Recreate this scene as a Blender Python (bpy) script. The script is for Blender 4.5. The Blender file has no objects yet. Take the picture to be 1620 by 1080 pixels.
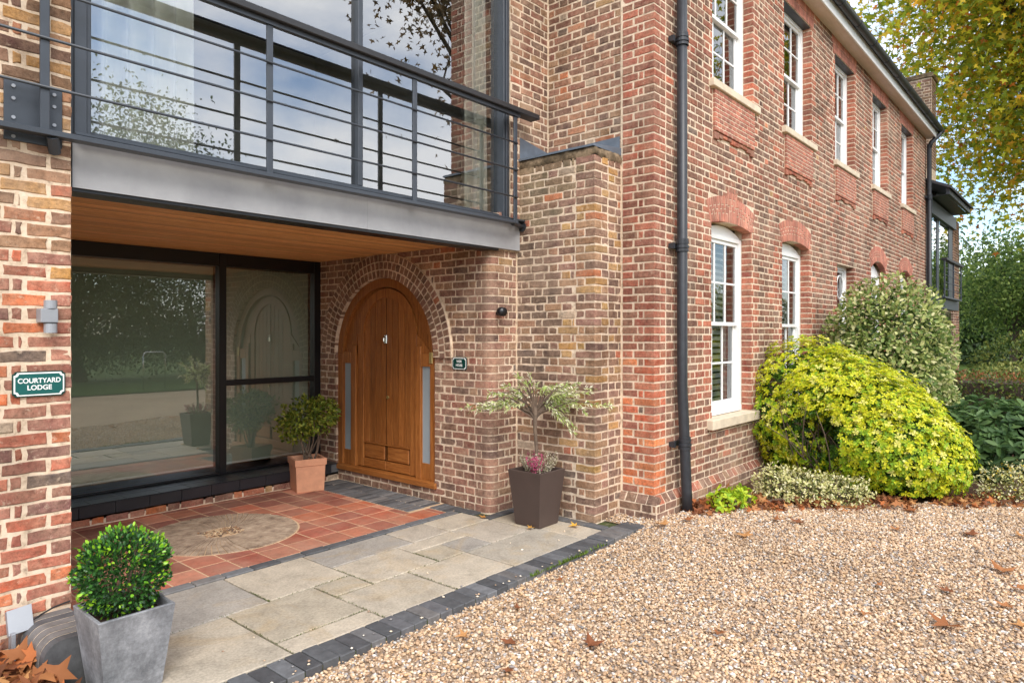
import bpy, bmesh, math, random
import numpy as np
from mathutils import Vector, Matrix

random.seed(7)
RNG = np.random.default_rng(11)
SC = bpy.context.scene
COL = SC.collection
R = math.radians

# ------------------------------------------------------------------ camera
CAM = Vector((-5.666, -3.136, 1.73))
HEAD = R(40.73)
cd = bpy.data.cameras.new('camera')
cd.sensor_width = 36.0
cd.lens = 24.0
cd.shift_y = -12.0 / 1620.0
cd.clip_end = 2000.0
cam = bpy.data.objects.new('camera', cd)
COL.objects.link(cam)
cam.location = CAM
cam.rotation_euler = (R(90), 0, HEAD - R(90))
SC.camera = cam
CH, SH = math.cos(HEAD), math.sin(HEAD)

# ------------------------------------------------------------------ sky, sun, exposure
SUN_EL, SUN_AZ = R(44), R(236)      # azimuth measured in the ground plane from +X
world = bpy.data.worlds.new('World')
SC.world = world
world.use_nodes = True
wt = world.node_tree
for n in list(wt.nodes):
    wt.nodes.remove(n)
wo = wt.nodes.new('ShaderNodeOutputWorld')
wb = wt.nodes.new('ShaderNodeBackground')
sky = wt.nodes.new('ShaderNodeTexSky')
sky.sky_type = 'NISHITA'
sky.sun_disc = False
sky.sun_elevation = SUN_EL
sky.sun_rotation = math.pi / 2 - SUN_AZ
sky.air_density = 1.0
sky.dust_density = 1.0
sky.ozone_density = 2.0
tcw = wt.nodes.new('ShaderNodeTexCoord')
mpw = wt.nodes.new('ShaderNodeMapping')
mpw.inputs['Scale'].default_value = (1.0, 1.0, 2.2)
mpw.inputs['Location'].default_value = (1.436, 7.174, 1.249)
nzw = wt.nodes.new('ShaderNodeTexNoise')
nzw.inputs['Scale'].default_value = 2.1
nzw.inputs['Detail'].default_value = 7.0
nzw.inputs['Roughness'].default_value = 0.58
rpw = wt.nodes.new('ShaderNodeValToRGB')
rpw.color_ramp.elements[0].position = 0.36
rpw.color_ramp.elements[0].color = (0, 0, 0, 1)
rpw.color_ramp.elements[1].position = 0.585
rpw.color_ramp.elements[1].color = (1, 1, 1, 1)
mxw = wt.nodes.new('ShaderNodeMix')
mxw.data_type = 'RGBA'
wt.links.new(tcw.outputs['Generated'], mpw.inputs['Vector'])
wt.links.new(mpw.outputs['Vector'], nzw.inputs['Vector'])
wt.links.new(nzw.outputs['Fac'], rpw.inputs['Fac'])
wt.links.new(rpw.outputs['Color'], mxw.inputs['Factor'])
wt.links.new(sky.outputs['Color'], mxw.inputs['A'])
mxw.inputs['B'].default_value = (7.6, 7.6, 7.8, 1)
wt.links.new(mxw.outputs['Result'], wb.inputs['Color'])
wb.inputs['Strength'].default_value = 0.15
wt.links.new(wb.outputs['Background'], wo.inputs['Surface'])

sd = bpy.data.lights.new('sun', 'SUN')
sd.energy = 1.55
sd.angle = R(28)
sd.color = (1.0, 0.95, 0.88)
sun = bpy.data.objects.new('sun', sd)
COL.objects.link(sun)
sv = Vector((math.cos(SUN_EL) * math.cos(SUN_AZ), math.cos(SUN_EL) * math.sin(SUN_AZ), math.sin(SUN_EL)))
sun.rotation_euler = sv.to_track_quat('Z', 'Y').to_euler()

SC.view_settings.view_transform = 'Standard'
SC.view_settings.look = 'None'
SC.view_settings.exposure = 0.95
SC.view_settings.gamma = 1.0
SC.view_settings.use_curve_mapping = False
SC.cycles.max_bounces = 6
SC.cycles.transparent_max_bounces = 16
SC.cycles.use_denoising = True

# ------------------------------------------------------------------ helpers
def lin(c):
    return tuple(((v / 255.0) / 12.92 if v / 255.0 <= 0.04045 else ((v / 255.0 + 0.055) / 1.055) ** 2.4) for v in c)

def tag(o, label=None, cat=None, group=None, kind=None):
    if label: o['label'] = label
    if cat: o['category'] = cat
    if group: o['group'] = group
    if kind: o['kind'] = kind
    return o

def empty(name, loc=(0, 0, 0)):
    o = bpy.data.objects.new(name, None)
    COL.objects.link(o)
    o.location = loc
    o.empty_display_size = 0.1
    return o

def link(name, me, mat=None, parent=None):
    o = bpy.data.objects.new(name, me)
    COL.objects.link(o)
    if mat is not None and len(me.materials) == 0:
        me.materials.append(mat)
    if parent is not None:
        o.parent = parent
        if parent.parent is None:          # parts are modelled in world space; deeper parents already sit at the origin
            o.matrix_parent_inverse = Matrix.Translation(-parent.location)
    return o

class MB:
    """collects simple shapes into one mesh (vertex colours optional)"""
    def __init__(s):
        s.v, s.f, s.c = [], [], []
    def add(s, V, F, col=(1, 1, 1)):
        b = len(s.v)
        s.v.extend([tuple(p) for p in V])
        s.f.extend([tuple(i + b for i in f) for f in F])
        s.c.extend([col] * len(V))
    def box(s, x0, x1, y0, y1, z0, z1, col=(1, 1, 1)):
        V = [(x, y, z) for x in (x0, x1) for y in (y0, y1) for z in (z0, z1)]
        s.add(V, [(0, 1, 3, 2), (4, 6, 7, 5), (0, 4, 5, 1), (2, 3, 7, 6), (0, 2, 6, 4), (1, 5, 7, 3)], col)
    def cbox(s, x0, x1, y0, y1, z0, z1, b=0.004, col=(1, 1, 1)):
        """box with chamfered edges"""
        X, Y, Z = (x0, x1), (y0, y1), (z0, z1)
        V = []; idx = {}
        for i in (0, 1):
            for j in (0, 1):
                for k in (0, 1):
                    sx = b if i == 0 else -b; sy = b if j == 0 else -b; sz = b if k == 0 else -b
                    for a, p in enumerate(((X[i], Y[j] + sy, Z[k] + sz), (X[i] + sx, Y[j], Z[k] + sz), (X[i] + sx, Y[j] + sy, Z[k]))):
                        idx[(i, j, k, a)] = len(V); V.append(p)
        g = lambda i, j, k, a: idx[(i, j, k, a)]
        F = []
        for i in (0, 1): F.append((g(i, 0, 0, 0), g(i, 1, 0, 0), g(i, 1, 1, 0), g(i, 0, 1, 0)))
        for j in (0, 1): F.append((g(0, j, 0, 1), g(1, j, 0, 1), g(1, j, 1, 1), g(0, j, 1, 1)))
        for k in (0, 1): F.append((g(0, 0, k, 2), g(1, 0, k, 2), g(1, 1, k, 2), g(0, 1, k, 2)))
        for i in (0, 1):
            for j in (0, 1): F.append((g(i, j, 0, 0), g(i, j, 1, 0), g(i, j, 1, 1), g(i, j, 0, 1)))
        for i in (0, 1):
            for k in (0, 1): F.append((g(i, 0, k, 0), g(i, 1, k, 0), g(i, 1, k, 2), g(i, 0, k, 2)))
        for j in (0, 1):
            for k in (0, 1): F.append((g(0, j, k, 1), g(1, j, k, 1), g(1, j, k, 2), g(0, j, k, 2)))
        for i in (0, 1):
            for j in (0, 1):
                for k in (0, 1): F.append((g(i, j, k, 0), g(i, j, k, 1), g(i, j, k, 2)))
        s.add(V, F, col)
    def tube(s, pts, radii, n=8, col=(1, 1, 1), caps=True):
        pts = [Vector(p) for p in pts]
        if not hasattr(radii, '__len__'): radii = [radii] * len(pts)
        V, F = [], []
        d0 = (pts[1] - pts[0]).normalized()
        ref = Vector((0, 0, 1)) if abs(d0.z) < 0.9 else Vector((1, 0, 0))
        a = d0.cross(ref).normalized()
        for i, p in enumerate(pts):
            d = (pts[min(i + 1, len(pts) - 1)] - pts[max(i - 1, 0)]).normalized()
            a = (a - d * a.dot(d)).normalized()
            b = d.cross(a)
            for k in range(n):
                t = 2 * math.pi * k / n
                V.append(p + (a * math.cos(t) + b * math.sin(t)) * radii[i])
        for i in range(len(pts) - 1):
            for k in range(n):
                F.append((i * n + k, i * n + (k + 1) % n, (i + 1) * n + (k + 1) % n, (i + 1) * n + k))
        if caps:
            F.append(tuple(range(n))[::-1]); F.append(tuple((len(pts) - 1) * n + k for k in range(n)))
        s.add(V, F, col)
    def quad(s, a, b, c, d, col=(1, 1, 1)):
        s.add([a, b, c, d], [(0, 1, 2, 3)], col)
    def prism(s, poly, axis, lo, hi, col=(1, 1, 1)):
        """extrude a 2-D polygon: axis 'x': poly=(y,z); 'y': (x,z); 'z': (x,y)"""
        n = len(poly)
        def P(q, t):
            return (t, q[0], q[1]) if axis == 'x' else ((q[0], t, q[1]) if axis == 'y' else (q[0], q[1], t))
        V = [P(q, lo) for q in poly] + [P(q, hi) for q in poly]
        F = [tuple(range(n))[::-1], tuple(range(n, 2 * n))]
        F += [(i, (i + 1) % n, n + (i + 1) % n, n + i) for i in range(n)]
        s.add(V, F, col)
    def mesh(s, name):
        me = bpy.data.meshes.new(name)
        me.from_pydata(s.v, [], s.f)
        ca = me.color_attributes.new('Col', 'FLOAT_COLOR', 'POINT')
        arr = np.ones((len(s.v), 4), np.float32)
        arr[:, :3] = np.array(s.c, np.float32).reshape(-1, 3)
        ca.data.foreach_set('color', arr.ravel())
        return me
    def build(s, name, mat, parent=None, smooth=False, fix=True):
        me = s.mesh(name)
        if fix:
            bm = bmesh.new(); bm.from_mesh(me)
            bmesh.ops.recalc_face_normals(bm, faces=bm.faces)
            bm.to_mesh(me); bm.free()
        if smooth:
            me.polygons.foreach_set('use_smooth', [True] * len(me.polygons))
        return link(name, me, mat, parent)

def np_mesh(name, V, F, cols=None, smooth=False):
    """V (n,3) F (m,k) constant-size faces, cols (n,3)"""
    me = bpy.data.meshes.new(name)
    V = np.asarray(V, np.float32); F = np.asarray(F, np.int32)
    m, k = F.shape
    me.vertices.add(len(V)); me.vertices.foreach_set('co', V.ravel())
    me.loops.add(m * k); me.loops.foreach_set('vertex_index', F.ravel())
    me.polygons.add(m)
    me.polygons.foreach_set('loop_start', np.arange(0, m * k, k, dtype=np.int32))
    if smooth:
        me.polygons.foreach_set('use_smooth', np.ones(m, bool))
    me.update(calc_edges=True)
    if cols is not None:
        ca = me.color_attributes.new('Col', 'FLOAT_COLOR', 'POINT')
        arr = np.ones((len(V), 4), np.float32); arr[:, :3] = cols
        ca.data.foreach_set('color', arr.ravel())
    return me

# ------------------------------------------------------------------ materials
MATS = {}
class NT:
    def __init__(s, name):
        s.m = bpy.data.materials.new(name); s.m.use_nodes = True
        s.t = s.m.node_tree; s.b = s.t.nodes['Principled BSDF']; s.out = s.t.nodes['Material Output']
        MATS[name] = s.m
    def n(s, typ, **kw):
        nd = s.t.nodes.new(typ)
        for k, v in kw.items():
            if k in nd.inputs: nd.inputs[k].default_value = v
            else: setattr(nd, k, v)
        return nd
    def l(s, a, b): s.t.links.new(a, b)
    def pos(s):
        if not hasattr(s, '_p'): s._p = s.n('ShaderNodeNewGeometry')
        return s._p.outputs['Position']
    def noise(s, scale, detail=4, rough=0.55, vec=None, stretch=None, dist=0.0):
        nd = s.n('ShaderNodeTexNoise'); nd.inputs['Scale'].default_value = scale
        nd.inputs['Detail'].default_value = detail; nd.inputs['Roughness'].default_value = rough
        nd.inputs['Distortion'].default_value = dist
        v = vec if vec is not None else s.pos()
        if stretch:
            mp = s.n('ShaderNodeMapping'); mp.inputs['Scale'].default_value = stretch
            s.l(v, mp.inputs['Vector']); v = mp.outputs['Vector']
        s.l(v, nd.inputs['Vector'])
        return nd.outputs['Fac']
    def ramp(s, fac, stops):
        r = s.n('ShaderNodeValToRGB'); e = r.color_ramp.elements
        while len(e) < len(stops): e.new(0.5)
        for i, (p, c) in enumerate(stops):
            e[i].position = p
            e[i].color = (c, c, c, 1) if not hasattr(c, '__len__') else (c[0], c[1], c[2], 1)
        s.l(fac, r.inputs['Fac'])
        return r.outputs['Color']
    def mix(s, fac, a, b, mode='MIX'):
        m = s.n('ShaderNodeMix'); m.data_type = 'RGBA'; m.blend_type = mode
        for src, key in ((fac, 'Factor'), (a, 'A'), (b, 'B')):
            if hasattr(src, 'links'): s.l(src, m.inputs[key] if key == 'Factor' else [i for i in m.inputs if i.name == key and i.type == 'RGBA'][0])
            else:
                inp = m.inputs[key] if key == 'Factor' else [i for i in m.inputs if i.name == key and i.type == 'RGBA'][0]
                inp.default_value = src if key == 'Factor' else ((src, src, src, 1) if not hasattr(src, '__len__') else (src[0], src[1], src[2], 1))
        return [o for o in m.outputs if o.type == 'RGBA'][0]
    def vcol(s):
        a = s.n('ShaderNodeAttribute'); a.attribute_name = 'Col'
        return a.outputs['Color']
    def set(s, base=None, rough=0.6, metal=0.0, spec=0.5):
        if base is not None:
            if hasattr(base, 'links'): s.l(base, s.b.inputs['Base Color'])
            else: s.b.inputs['Base Color'].default_value = (base[0], base[1], base[2], 1)
        if hasattr(rough, 'links'): s.l(rough, s.b.inputs['Roughness'])
        else: s.b.inputs['Roughness'].default_value = rough
        s.b.inputs['Metallic'].default_value = metal
        s.b.inputs['Specular IOR Level'].default_value = spec
    def bump(s, h, strength=0.3, dist=0.005):
        b = s.n('ShaderNodeBump'); b.inputs['Strength'].default_value = strength; b.inputs['Distance'].default_value = dist
        s.l(h, b.inputs['Height']); s.l(b.outputs['Normal'], s.b.inputs['Normal'])

def mat_brick():
    m = NT('brick')
    v = m.vcol()
    bloom = m.ramp(m.noise(9, 6, 0.7), [(0.32, 0.0), (0.72, 0.52)])       # lime bloom and dust lying on the faces
    c = m.mix(bloom, v, lin((186, 156, 130)))
    mott = m.ramp(m.noise(34, 6, 0.72), [(0.26, 0.50), (0.5, 1.0), (0.76, 1.42)])
    c = m.mix(1.0, c, mott, 'MULTIPLY')
    speck = m.ramp(m.noise(140, 3, 0.65), [(0.30, 0.42), (0.42, 1.0)])
    c = m.mix(0.8, c, speck, 'MULTIPLY')
    smear = m.ramp(m.noise(22, 7, 0.75), [(0.58, 0.0), (0.70, 0.7)])
    c = m.mix(smear, c, lin((208, 186, 162)))
    streak = m.ramp(m.noise(2.0, 6, 0.65, stretch=(1, 1, 0.35)), [(0.34, 0.62), (0.52, 1.0), (0.7, 1.12)])    # broad runs of soot and rain wash
    c = m.mix(1.0, c, streak, 'MULTIPLY')
    wash = m.ramp(m.noise(0.9, 6, 0.7), [(0.52, 0.0), (0.72, 0.45)])                                          # faded, limey patches
    c = m.mix(wash, c, lin((190, 164, 142)))
    m.set(c, 0.94, spec=0.15)
    m.bump(m.noise(70, 7, 0.75), 0.8, 0.006)
def mat_mortar():
    m = NT('mortar')
    c = m.ramp(m.noise(14, 6, 0.7), [(0.28, lin((176, 152, 130))), (0.48, lin((222, 200, 174))), (0.72, lin((238, 220, 198)))])
    big = m.ramp(m.noise(2.0, 6, 0.65, stretch=(1, 1, 0.35)), [(0.34, 0.72), (0.52, 0.98), (0.7, 1.05)])
    c = m.mix(1.0, c, big, 'MULTIPLY')
    dirt = m.ramp(m.noise(28, 6, 0.75), [(0.30, 0.62), (0.44, 1.0)])
    c = m.mix(0.75, c, dirt, 'MULTIPLY')
    # damp, green-grey band just above the ground and under the wall cap: grime with a ragged edge
    m.set(c, 0.95, spec=0.1)
    m.bump(m.noise(60, 6, 0.75), 0.9, 0.006)
def mat_plain(name, rgb, rough=0.5, metal=0.0, spec=0.5, var=0.12, nscale=6.0, bump=0.0, bscale=120, stretch=None):
    m = NT(name)
    a = lin(rgb)
    lo = tuple(x * (1 - var) for x in a); hi = tuple(min(1, x * (1 + var)) for x in a)
    m.set(m.ramp(m.noise(nscale, 5, 0.6, stretch=stretch), [(0.3, lo), (0.7, hi)]), rough, metal, spec)
    if bump: m.bump(m.noise(bscale, 4, 0.6), bump, 0.003)
    return m
def mat_vc(name, rough=0.6, spec=0.4, mot=(0.75, 1.2), scale=20, bump=0.3, bscale=80, stretch=None, bd=0.004):
    m = NT(name)
    c = m.mix(1.0, m.vcol(), m.ramp(m.noise(scale, 6, 0.65, stretch=stretch), [(0.3, mot[0]), (0.7, mot[1])]), 'MULTIPLY')
    m.set(c, rough, 0.0, spec)
    if bump: m.bump(m.noise(bscale, 5, 0.65), bump, bd)
    return m
def mat_glass(name, tint, refl, rough=0.0):
    m = NT(name)
    tr = m.n('ShaderNodeBsdfTransparent'); tr.inputs['Color'].default_value = (*tint, 1)
    gl = m.n('ShaderNodeBsdfGlossy'); gl.inputs['Roughness'].default_value = rough
    gl.inputs['Color'].default_value = (0.93, 0.95, 0.96, 1)
    fr = m.n('ShaderNodeFresnel'); fr.inputs['IOR'].default_value = 1.5
    ad = m.n('ShaderNodeMath', operation='ADD'); ad.inputs[1].default_value = refl; ad.use_clamp = True
    m.l(fr.outputs['Fac'], ad.inputs[0])
    mx = m.n('ShaderNodeMixShader')
    m.l(ad.outputs[0], mx.inputs['Fac']); m.l(tr.outputs['BSDF'], mx.inputs[1]); m.l(gl.outputs['BSDF'], mx.inputs[2])
    m.l(mx.outputs['Shader'], m.out.inputs['Surface'])
def mat_leaf(name, trans=0.35, rough=0.5, spec=0.35):
    m = NT(name)
    v = m.vcol()
    m.set(v, rough, 0, spec)
    tl = m.n('ShaderNodeBsdfTranslucent'); m.l(v, tl.inputs['Color'])
    mx = m.n('ShaderNodeMixShader'); mx.inputs['Fac'].default_value = trans
    m.l(m.b.outputs['BSDF'], mx.inputs[1]); m.l(tl.outputs['BSDF'], mx.inputs[2])
    m.l(mx.outputs['Shader'], m.out.inputs['Surface'])
def mat_wood(name, lo, mid, hi, stretch, rough=0.5, knots=False, var=(0.8, 1.2)):
    m = NT(name)
    c = m.ramp(m.noise(9, 6, 0.6, stretch=stretch, dist=1.2), [(0.25, lin(lo)), (0.5, lin(mid)), (0.75, lin(hi))])
    c = m.mix(1.0, c, m.vcol(), 'MULTIPLY')
    fine = m.ramp(m.noise(30, 4, 0.6, stretch=tuple(k * 2 for k in stretch)), [(0.3, var[0]), (0.7, var[1])])
    c = m.mix(1.0, c, fine, 'MULTIPLY')
    m.set(c, rough, 0, 0.35)
    m.bump(m.noise(30, 4, 0.6, stretch=tuple(k * 2 for k in stretch)), 0.15, 0.002)

mat_brick(); mat_mortar()
mat_plain('stone_sill', (212, 196, 172), 0.85, var=0.14, nscale=9, bump=0.25)
mat_plain('white_paint', (238, 238, 236), 0.35, var=0.03, nscale=3)
mat_plain('cast_iron', (44, 47, 52), 0.42, spec=0.5, var=0.25, nscale=14, bump=0.15, bscale=60)
mat_plain('anthracite', (58, 64, 72), 0.42, spec=0.5, var=0.12, nscale=7)
mat_plain('black_frame', (22, 24, 27), 0.35, var=0.2, nscale=4)
def mat_rail():
    m = NT('handrail_paint')
    c = m.ramp(m.noise(22, 6, 0.7, stretch=(0.6, 3, 3)), [(0.35, lin((34, 34, 36))), (0.66, lin((46, 46, 48))), (0.80, lin((104, 88, 74)))])
    m.set(c, 0.5, 0, 0.5)
mat_rail()
def mat_beam():
    m = NT('beam_paint')
    c = m.ramp(m.noise(3.0, 5, 0.6), [(0.3, lin((146, 147, 150))), (0.7, lin((166, 167, 169)))])
    st = m.ramp(m.noise(9, 4, 0.6, stretch=(3.0, 1, 0.16)), [(0.62, 0.0), (0.78, 0.25)])
    c = m.mix(st, c, lin((176, 176, 174)))
    sp = m.ramp(m.noise(14, 4, 0.6), [(0.76, 0.0), (0.80, 0.6)])
    c = m.mix(sp, c, lin((84, 70, 60)))
    m.set(c, 0.5, 0, 0.4)
mat_beam()
mat_plain('lead', (108, 118, 130), 0.55, metal=0.3, var=0.16, nscale=8, bump=0.2, bscale=18)
mat_plain('soffit_paint', (226, 214, 200), 0.6, var=0.05)
mat_plain('roof_slate', (62, 62, 66), 0.7, var=0.2, nscale=5)
mat_plain('interior', (196, 192, 180), 0.9, var=0.05)
mat_plain('interior_mid', (150, 146, 134), 0.9, var=0.05)
mat_plain('interior_dark', (70, 68, 64), 0.9, var=0.1)
mat_plain('curtain_cloth', (244, 244, 232), 0.9, var=0.05)
mat_plain('terracotta', (206, 150, 118), 0.85, var=0.12, nscale=12, bump=0.2)
mat_plain('brown_planter', (74, 60, 54), 0.6, var=0.08, nscale=5, bump=0.1)
mat_plain('bark', (104, 88, 74), 0.95, var=0.35, nscale=24, bump=0.5, bscale=60)
mat_plain('dark_bark', (70, 58, 48), 0.95, var=0.3, nscale=12, bump=0.5, bscale=40)
mat_plain('soil', (62, 48, 38), 0.95, var=0.3, nscale=30, bump=0.6, bscale=60)
mat_plain('grey_metal', (150, 154, 160), 0.4, metal=0.2, var=0.06)
mat_plain('sign_green', (20, 88, 84), 0.35, var=0.05)
mat_plain('sign_dark_green', (10, 58, 52), 0.35, var=0.05)
mat_plain('sign_white', (236, 238, 236), 0.5, var=0.02)
mat_plain('chrome', (210, 212, 214), 0.18, metal=1.0, var=0.03)
mat_plain('brass', (206, 182, 120), 0.35, metal=0.7, var=0.05)
mat_plain('rubber_cable', (30, 30, 32), 0.6)
mat_plain('ledge_tile', (40, 43, 48), 0.28, spec=0.5, var=0.15, nscale=8)
mat_plain('grout_dark', (92, 92, 92), 0.9)
mat_plain('frosted', (150, 162, 168), 0.35, var=0.05)
def mat_zinc():
    m = NT('zinc_planter')
    c = m.ramp(m.noise(7, 7, 0.72), [(0.3, lin((96, 98, 102))), (0.5, lin((134, 136, 140))), (0.72, lin((170, 172, 176)))])
    f = m.ramp(m.noise(60, 5, 0.7, stretch=(1, 1, 1.0)), [(0.3, 0.78), (0.7, 1.2)])
    c = m.mix(1.0, c, f, 'MULTIPLY')
    m.set(c, 0.6, 0.15, 0.4); m.bump(m.noise(55, 5, 0.7), 0.25, 0.003)
mat_zinc()
def mat_rubbed():
    m = NT('rubbed_brick')
    c = m.mix(0.32, m.vcol(), lin((196, 158, 138)))
    c = m.mix(1.0, c, m.ramp(m.noise(14, 6, 0.65), [(0.3, 0.84), (0.7, 1.12)]), 'MULTIPLY')
    st = m.ramp(m.noise(2.0, 6, 0.65, stretch=(1, 1, 0.35)), [(0.34, 0.74), (0.52, 1.0), (0.7, 1.06)])
    c = m.mix(1.0, c, st, 'MULTIPLY')
    m.set(c, 0.92, 0, 0.15); m.bump(m.noise(90, 5, 0.65), 0.3, 0.004)
mat_rubbed()
mat_vc('engineering_brick', 0.62, 0.35, (0.75, 1.3), 16, 0.3, 70)
def mat_tile():
    m = NT('clay_tile')
    c = m.mix(1.0, m.vcol(), m.ramp(m.noise(9, 6, 0.68), [(0.3, 0.74), (0.7, 1.22)]), 'MULTIPLY')
    bl = m.ramp(m.noise(2.6, 6, 0.7), [(0.38, 0.0), (0.70, 0.55)])
    c = m.mix(bl, c, lin((186, 150, 128)))
    dk = m.ramp(m.noise(30, 5, 0.7), [(0.28, 0.6), (0.45, 1.0)])
    c = m.mix(0.7, c, dk, 'MULTIPLY')
    m.set(c, 0.55, 0.0, 0.35); m.bump(m.noise(40, 5, 0.7), 0.35, 0.004)
mat_tile()
def mat_slab():
    m = NT('sandstone')
    c = m.mix(1.0, m.vcol(), m.ramp(m.noise(4.5, 8, 0.68, dist=0.8), [(0.3, 0.78), (0.5, 1.0), (0.72, 1.16)]), 'MULTIPLY')
    st = m.ramp(m.noise(1.7, 6, 0.65, dist=1.5), [(0.52, 0.0), (0.72, 0.48)])
    c = m.mix(st, c, lin((180, 154, 112)))
    dk = m.ramp(m.noise(3.2, 7, 0.7, dist=0.6), [(0.30, 0.70), (0.46, 1.0)])
    c = m.mix(0.8, c, dk, 'MULTIPLY')
    gr = m.ramp(m.noise(60, 4, 0.7), [(0.33, 0.76), (0.62, 1.08)])
    c = m.mix(1.0, c, gr, 'MULTIPLY')
    m.set(c, 0.68, 0, 0.35)
    m.bump(m.noise(11, 7, 0.7, stretch=(1, 2.2, 1)), 0.35, 0.006)
mat_slab()
def mat_millstone():
    m = NT('millstone')
    c = m.ramp(m.noise(9, 7, 0.7), [(0.3, lin((116, 98, 84))), (0.5, lin((166, 146, 126))), (0.72, lin((194, 174, 152)))])
    m.set(c, 0.9, 0, 0.2); m.bump(m.noise(40, 6, 0.7), 0.6, 0.006)
mat_millstone()
def mat_joint():
    m = NT('mossy_joint')
    c = m.ramp(m.noise(6, 6, 0.7), [(0.36, lin((84, 78, 66))), (0.55, lin((70, 82, 44))), (0.7, lin((120, 112, 92)))])
    m.set(c, 0.95, 0, 0.1); m.bump(m.noise(90, 4, 0.7), 0.6, 0.006)
mat_joint()
mat_plain('tile_joint', (206, 176, 142), 0.9, var=0.15, nscale=12)
mat_wood('oak', (112, 66, 29), (156, 97, 47), (186, 124, 66), (6, 6, 0.30), 0.42)
mat_wood('oak_across', (114, 66, 29), (156, 97, 47), (182, 122, 64), (5, 0.35, 5), 0.42)
mat_wood('cedar', (192, 132, 76), (226, 168, 106), (240, 192, 132), (0.3, 4, 4), 0.5)
mat_glass('glass_upper', (0.97, 0.98, 0.97), 0.27)
mat_glass('glass_lower', (0.80, 0.85, 0.80), 0.20)
mat_glass('glass_sash', (0.80, 0.84, 0.83), 0.14)
mat_leaf('leaf'); mat_leaf('leaf_thin', 0.55, 0.55, 0.25); mat_plain('blind_cloth', (176, 182, 168), 0.9, var=0.04); mat_leaf('leaf_gloss', 0.15, 0.32, 0.5); mat_leaf('dead_leaf', 0.15, 0.7, 0.2)
def mat_ground(name, cols, scale, bump=0.7, bs=70):
    m = NT(name)
    k = len(cols)
    c = m.ramp(m.noise(scale, 7, 0.75), [(0.28 + 0.46 * i / (k - 1), lin(cc)) for i, cc in enumerate(cols)])
    big = m.ramp(m.noise(0.9, 4, 0.6), [(0.35, 0.85), (0.65, 1.1)])
    m.set(m.mix(1.0, c, big, 'MULTIPLY'), 0.9, 0, 0.15); m.bump(m.noise(bs, 4, 0.7), bump, 0.012)
mat_ground('gravel_bed', [(92, 78, 66), (150, 128, 106), (186, 162, 136), (208, 190, 170)], 46)
mat_ground('grass_ground', [(44, 60, 24), (66, 86, 34), (90, 104, 48)], 9)
mat_ground('bed_soil', [(44, 34, 28), (74, 56, 44), (112, 76, 52)], 24)
def mat_pebble():
    m = NT('pebble')
    a = m.n('ShaderNodeAttribute'); a.attribute_type = 'INSTANCER'; a.attribute_name = 'pebrand'
    c = m.ramp(a.outputs['Fac'], [(0.0, lin((116, 106, 100))), (0.12, lin((182, 148, 116))), (0.26, lin((216, 188, 154))),
                                  (0.42, lin((194, 162, 128))), (0.56, lin((228, 208, 182))), (0.68, lin((160, 130, 104))),
                                  (0.78, lin((212, 174, 130))), (0.88, lin((136, 130, 128))), (1.0, lin((246, 238, 226)))])
    c = m.mix(1.0, c, m.ramp(m.noise(120, 4, 0.6), [(0.3, 0.82), (0.7, 1.14)]), 'MULTIPLY')
    patch = m.ramp(m.noise(1.3, 5, 0.6), [(0.35, 0.86), (0.6, 1.08)])     # duller, dirtier patches on the drive
    c = m.mix(1.0, c, patch, 'MULTIPLY')
    m.set(c, 0.7, 0, 0.3)
mat_pebble()

# ------------------------------------------------------------------ bricks
CW = 0.075          # course height
def V3(*a): return Vector(a)
UPZ = V3(0, 0, 1)

def jit(a): return random.uniform(-a, a)

PAL = {
 'facade': [(112, 74, 66), (126, 82, 70), (98, 66, 60), (136, 86, 72), (120, 70, 60), (150, 82, 64), (106, 76, 70), (140, 78, 64)],
 'red':    [(168, 82, 62), (158, 74, 58), (174, 92, 72), (150, 70, 58), (184, 96, 72), (140, 72, 62)],
 'quoin':  [(164, 84, 66), (150, 74, 60), (172, 94, 74), (140, 76, 66), (158, 82, 70), (130, 84, 70)],
 'quoinlow': [(176, 92, 66), (204, 104, 58), (150, 84, 72), (210, 118, 68), (134, 82, 74), (186, 84, 56), (160, 104, 86)],
 'door':   [(124, 88, 78), (136, 98, 86), (110, 80, 74), (146, 104, 88), (128, 84, 74), (150, 114, 88), (100, 76, 72), (132, 92, 76), (118, 84, 70), (140, 88, 76)],
 'butt':   [(128, 96, 82), (112, 84, 76), (146, 112, 84), (136, 98, 86), (120, 88, 72), (104, 78, 72), (150, 108, 84), (124, 92, 84)],
 'buttyel': [(168, 132, 84), (178, 138, 72), (150, 112, 84), (128, 92, 82), (160, 122, 92), (138, 98, 90), (172, 126, 66)],
 'buttdark': [(100, 82, 74), (110, 88, 80), (90, 76, 70), (120, 94, 80), (104, 80, 70)],
 'moss': [(120, 108, 84), (108, 100, 80), (134, 118, 92), (126, 106, 82), (100, 92, 76)],
 'upper':  [(128, 88, 74), (142, 98, 82), (112, 78, 70), (156, 104, 82), (152, 116, 86), (98, 74, 70), (134, 84, 72), (120, 92, 78), (168, 112, 84)],
 'pier':   [(168, 84, 66), (152, 92, 80), (192, 88, 58), (140, 86, 78), (206, 106, 62), (128, 84, 82), (178, 92, 70), (158, 98, 84), (150, 80, 68)],
 'piertop': [(150, 110, 80), (178, 130, 70), (120, 84, 70), (136, 92, 74), (108, 76, 70), (166, 116, 84), (190, 142, 84), (128, 96, 76)],
 'arch':   [(120, 84, 72), (134, 94, 80), (108, 76, 68), (142, 104, 86), (126, 90, 70)],
 'gauged': [(186, 106, 88), (178, 96, 80), (194, 116, 96), (172, 92, 78), (184, 104, 90)],
}
RARE = [(180, 92, 66), (188, 108, 70), (92, 82, 80), (170, 132, 82), (164, 148, 130), (120, 84, 72)]
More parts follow.
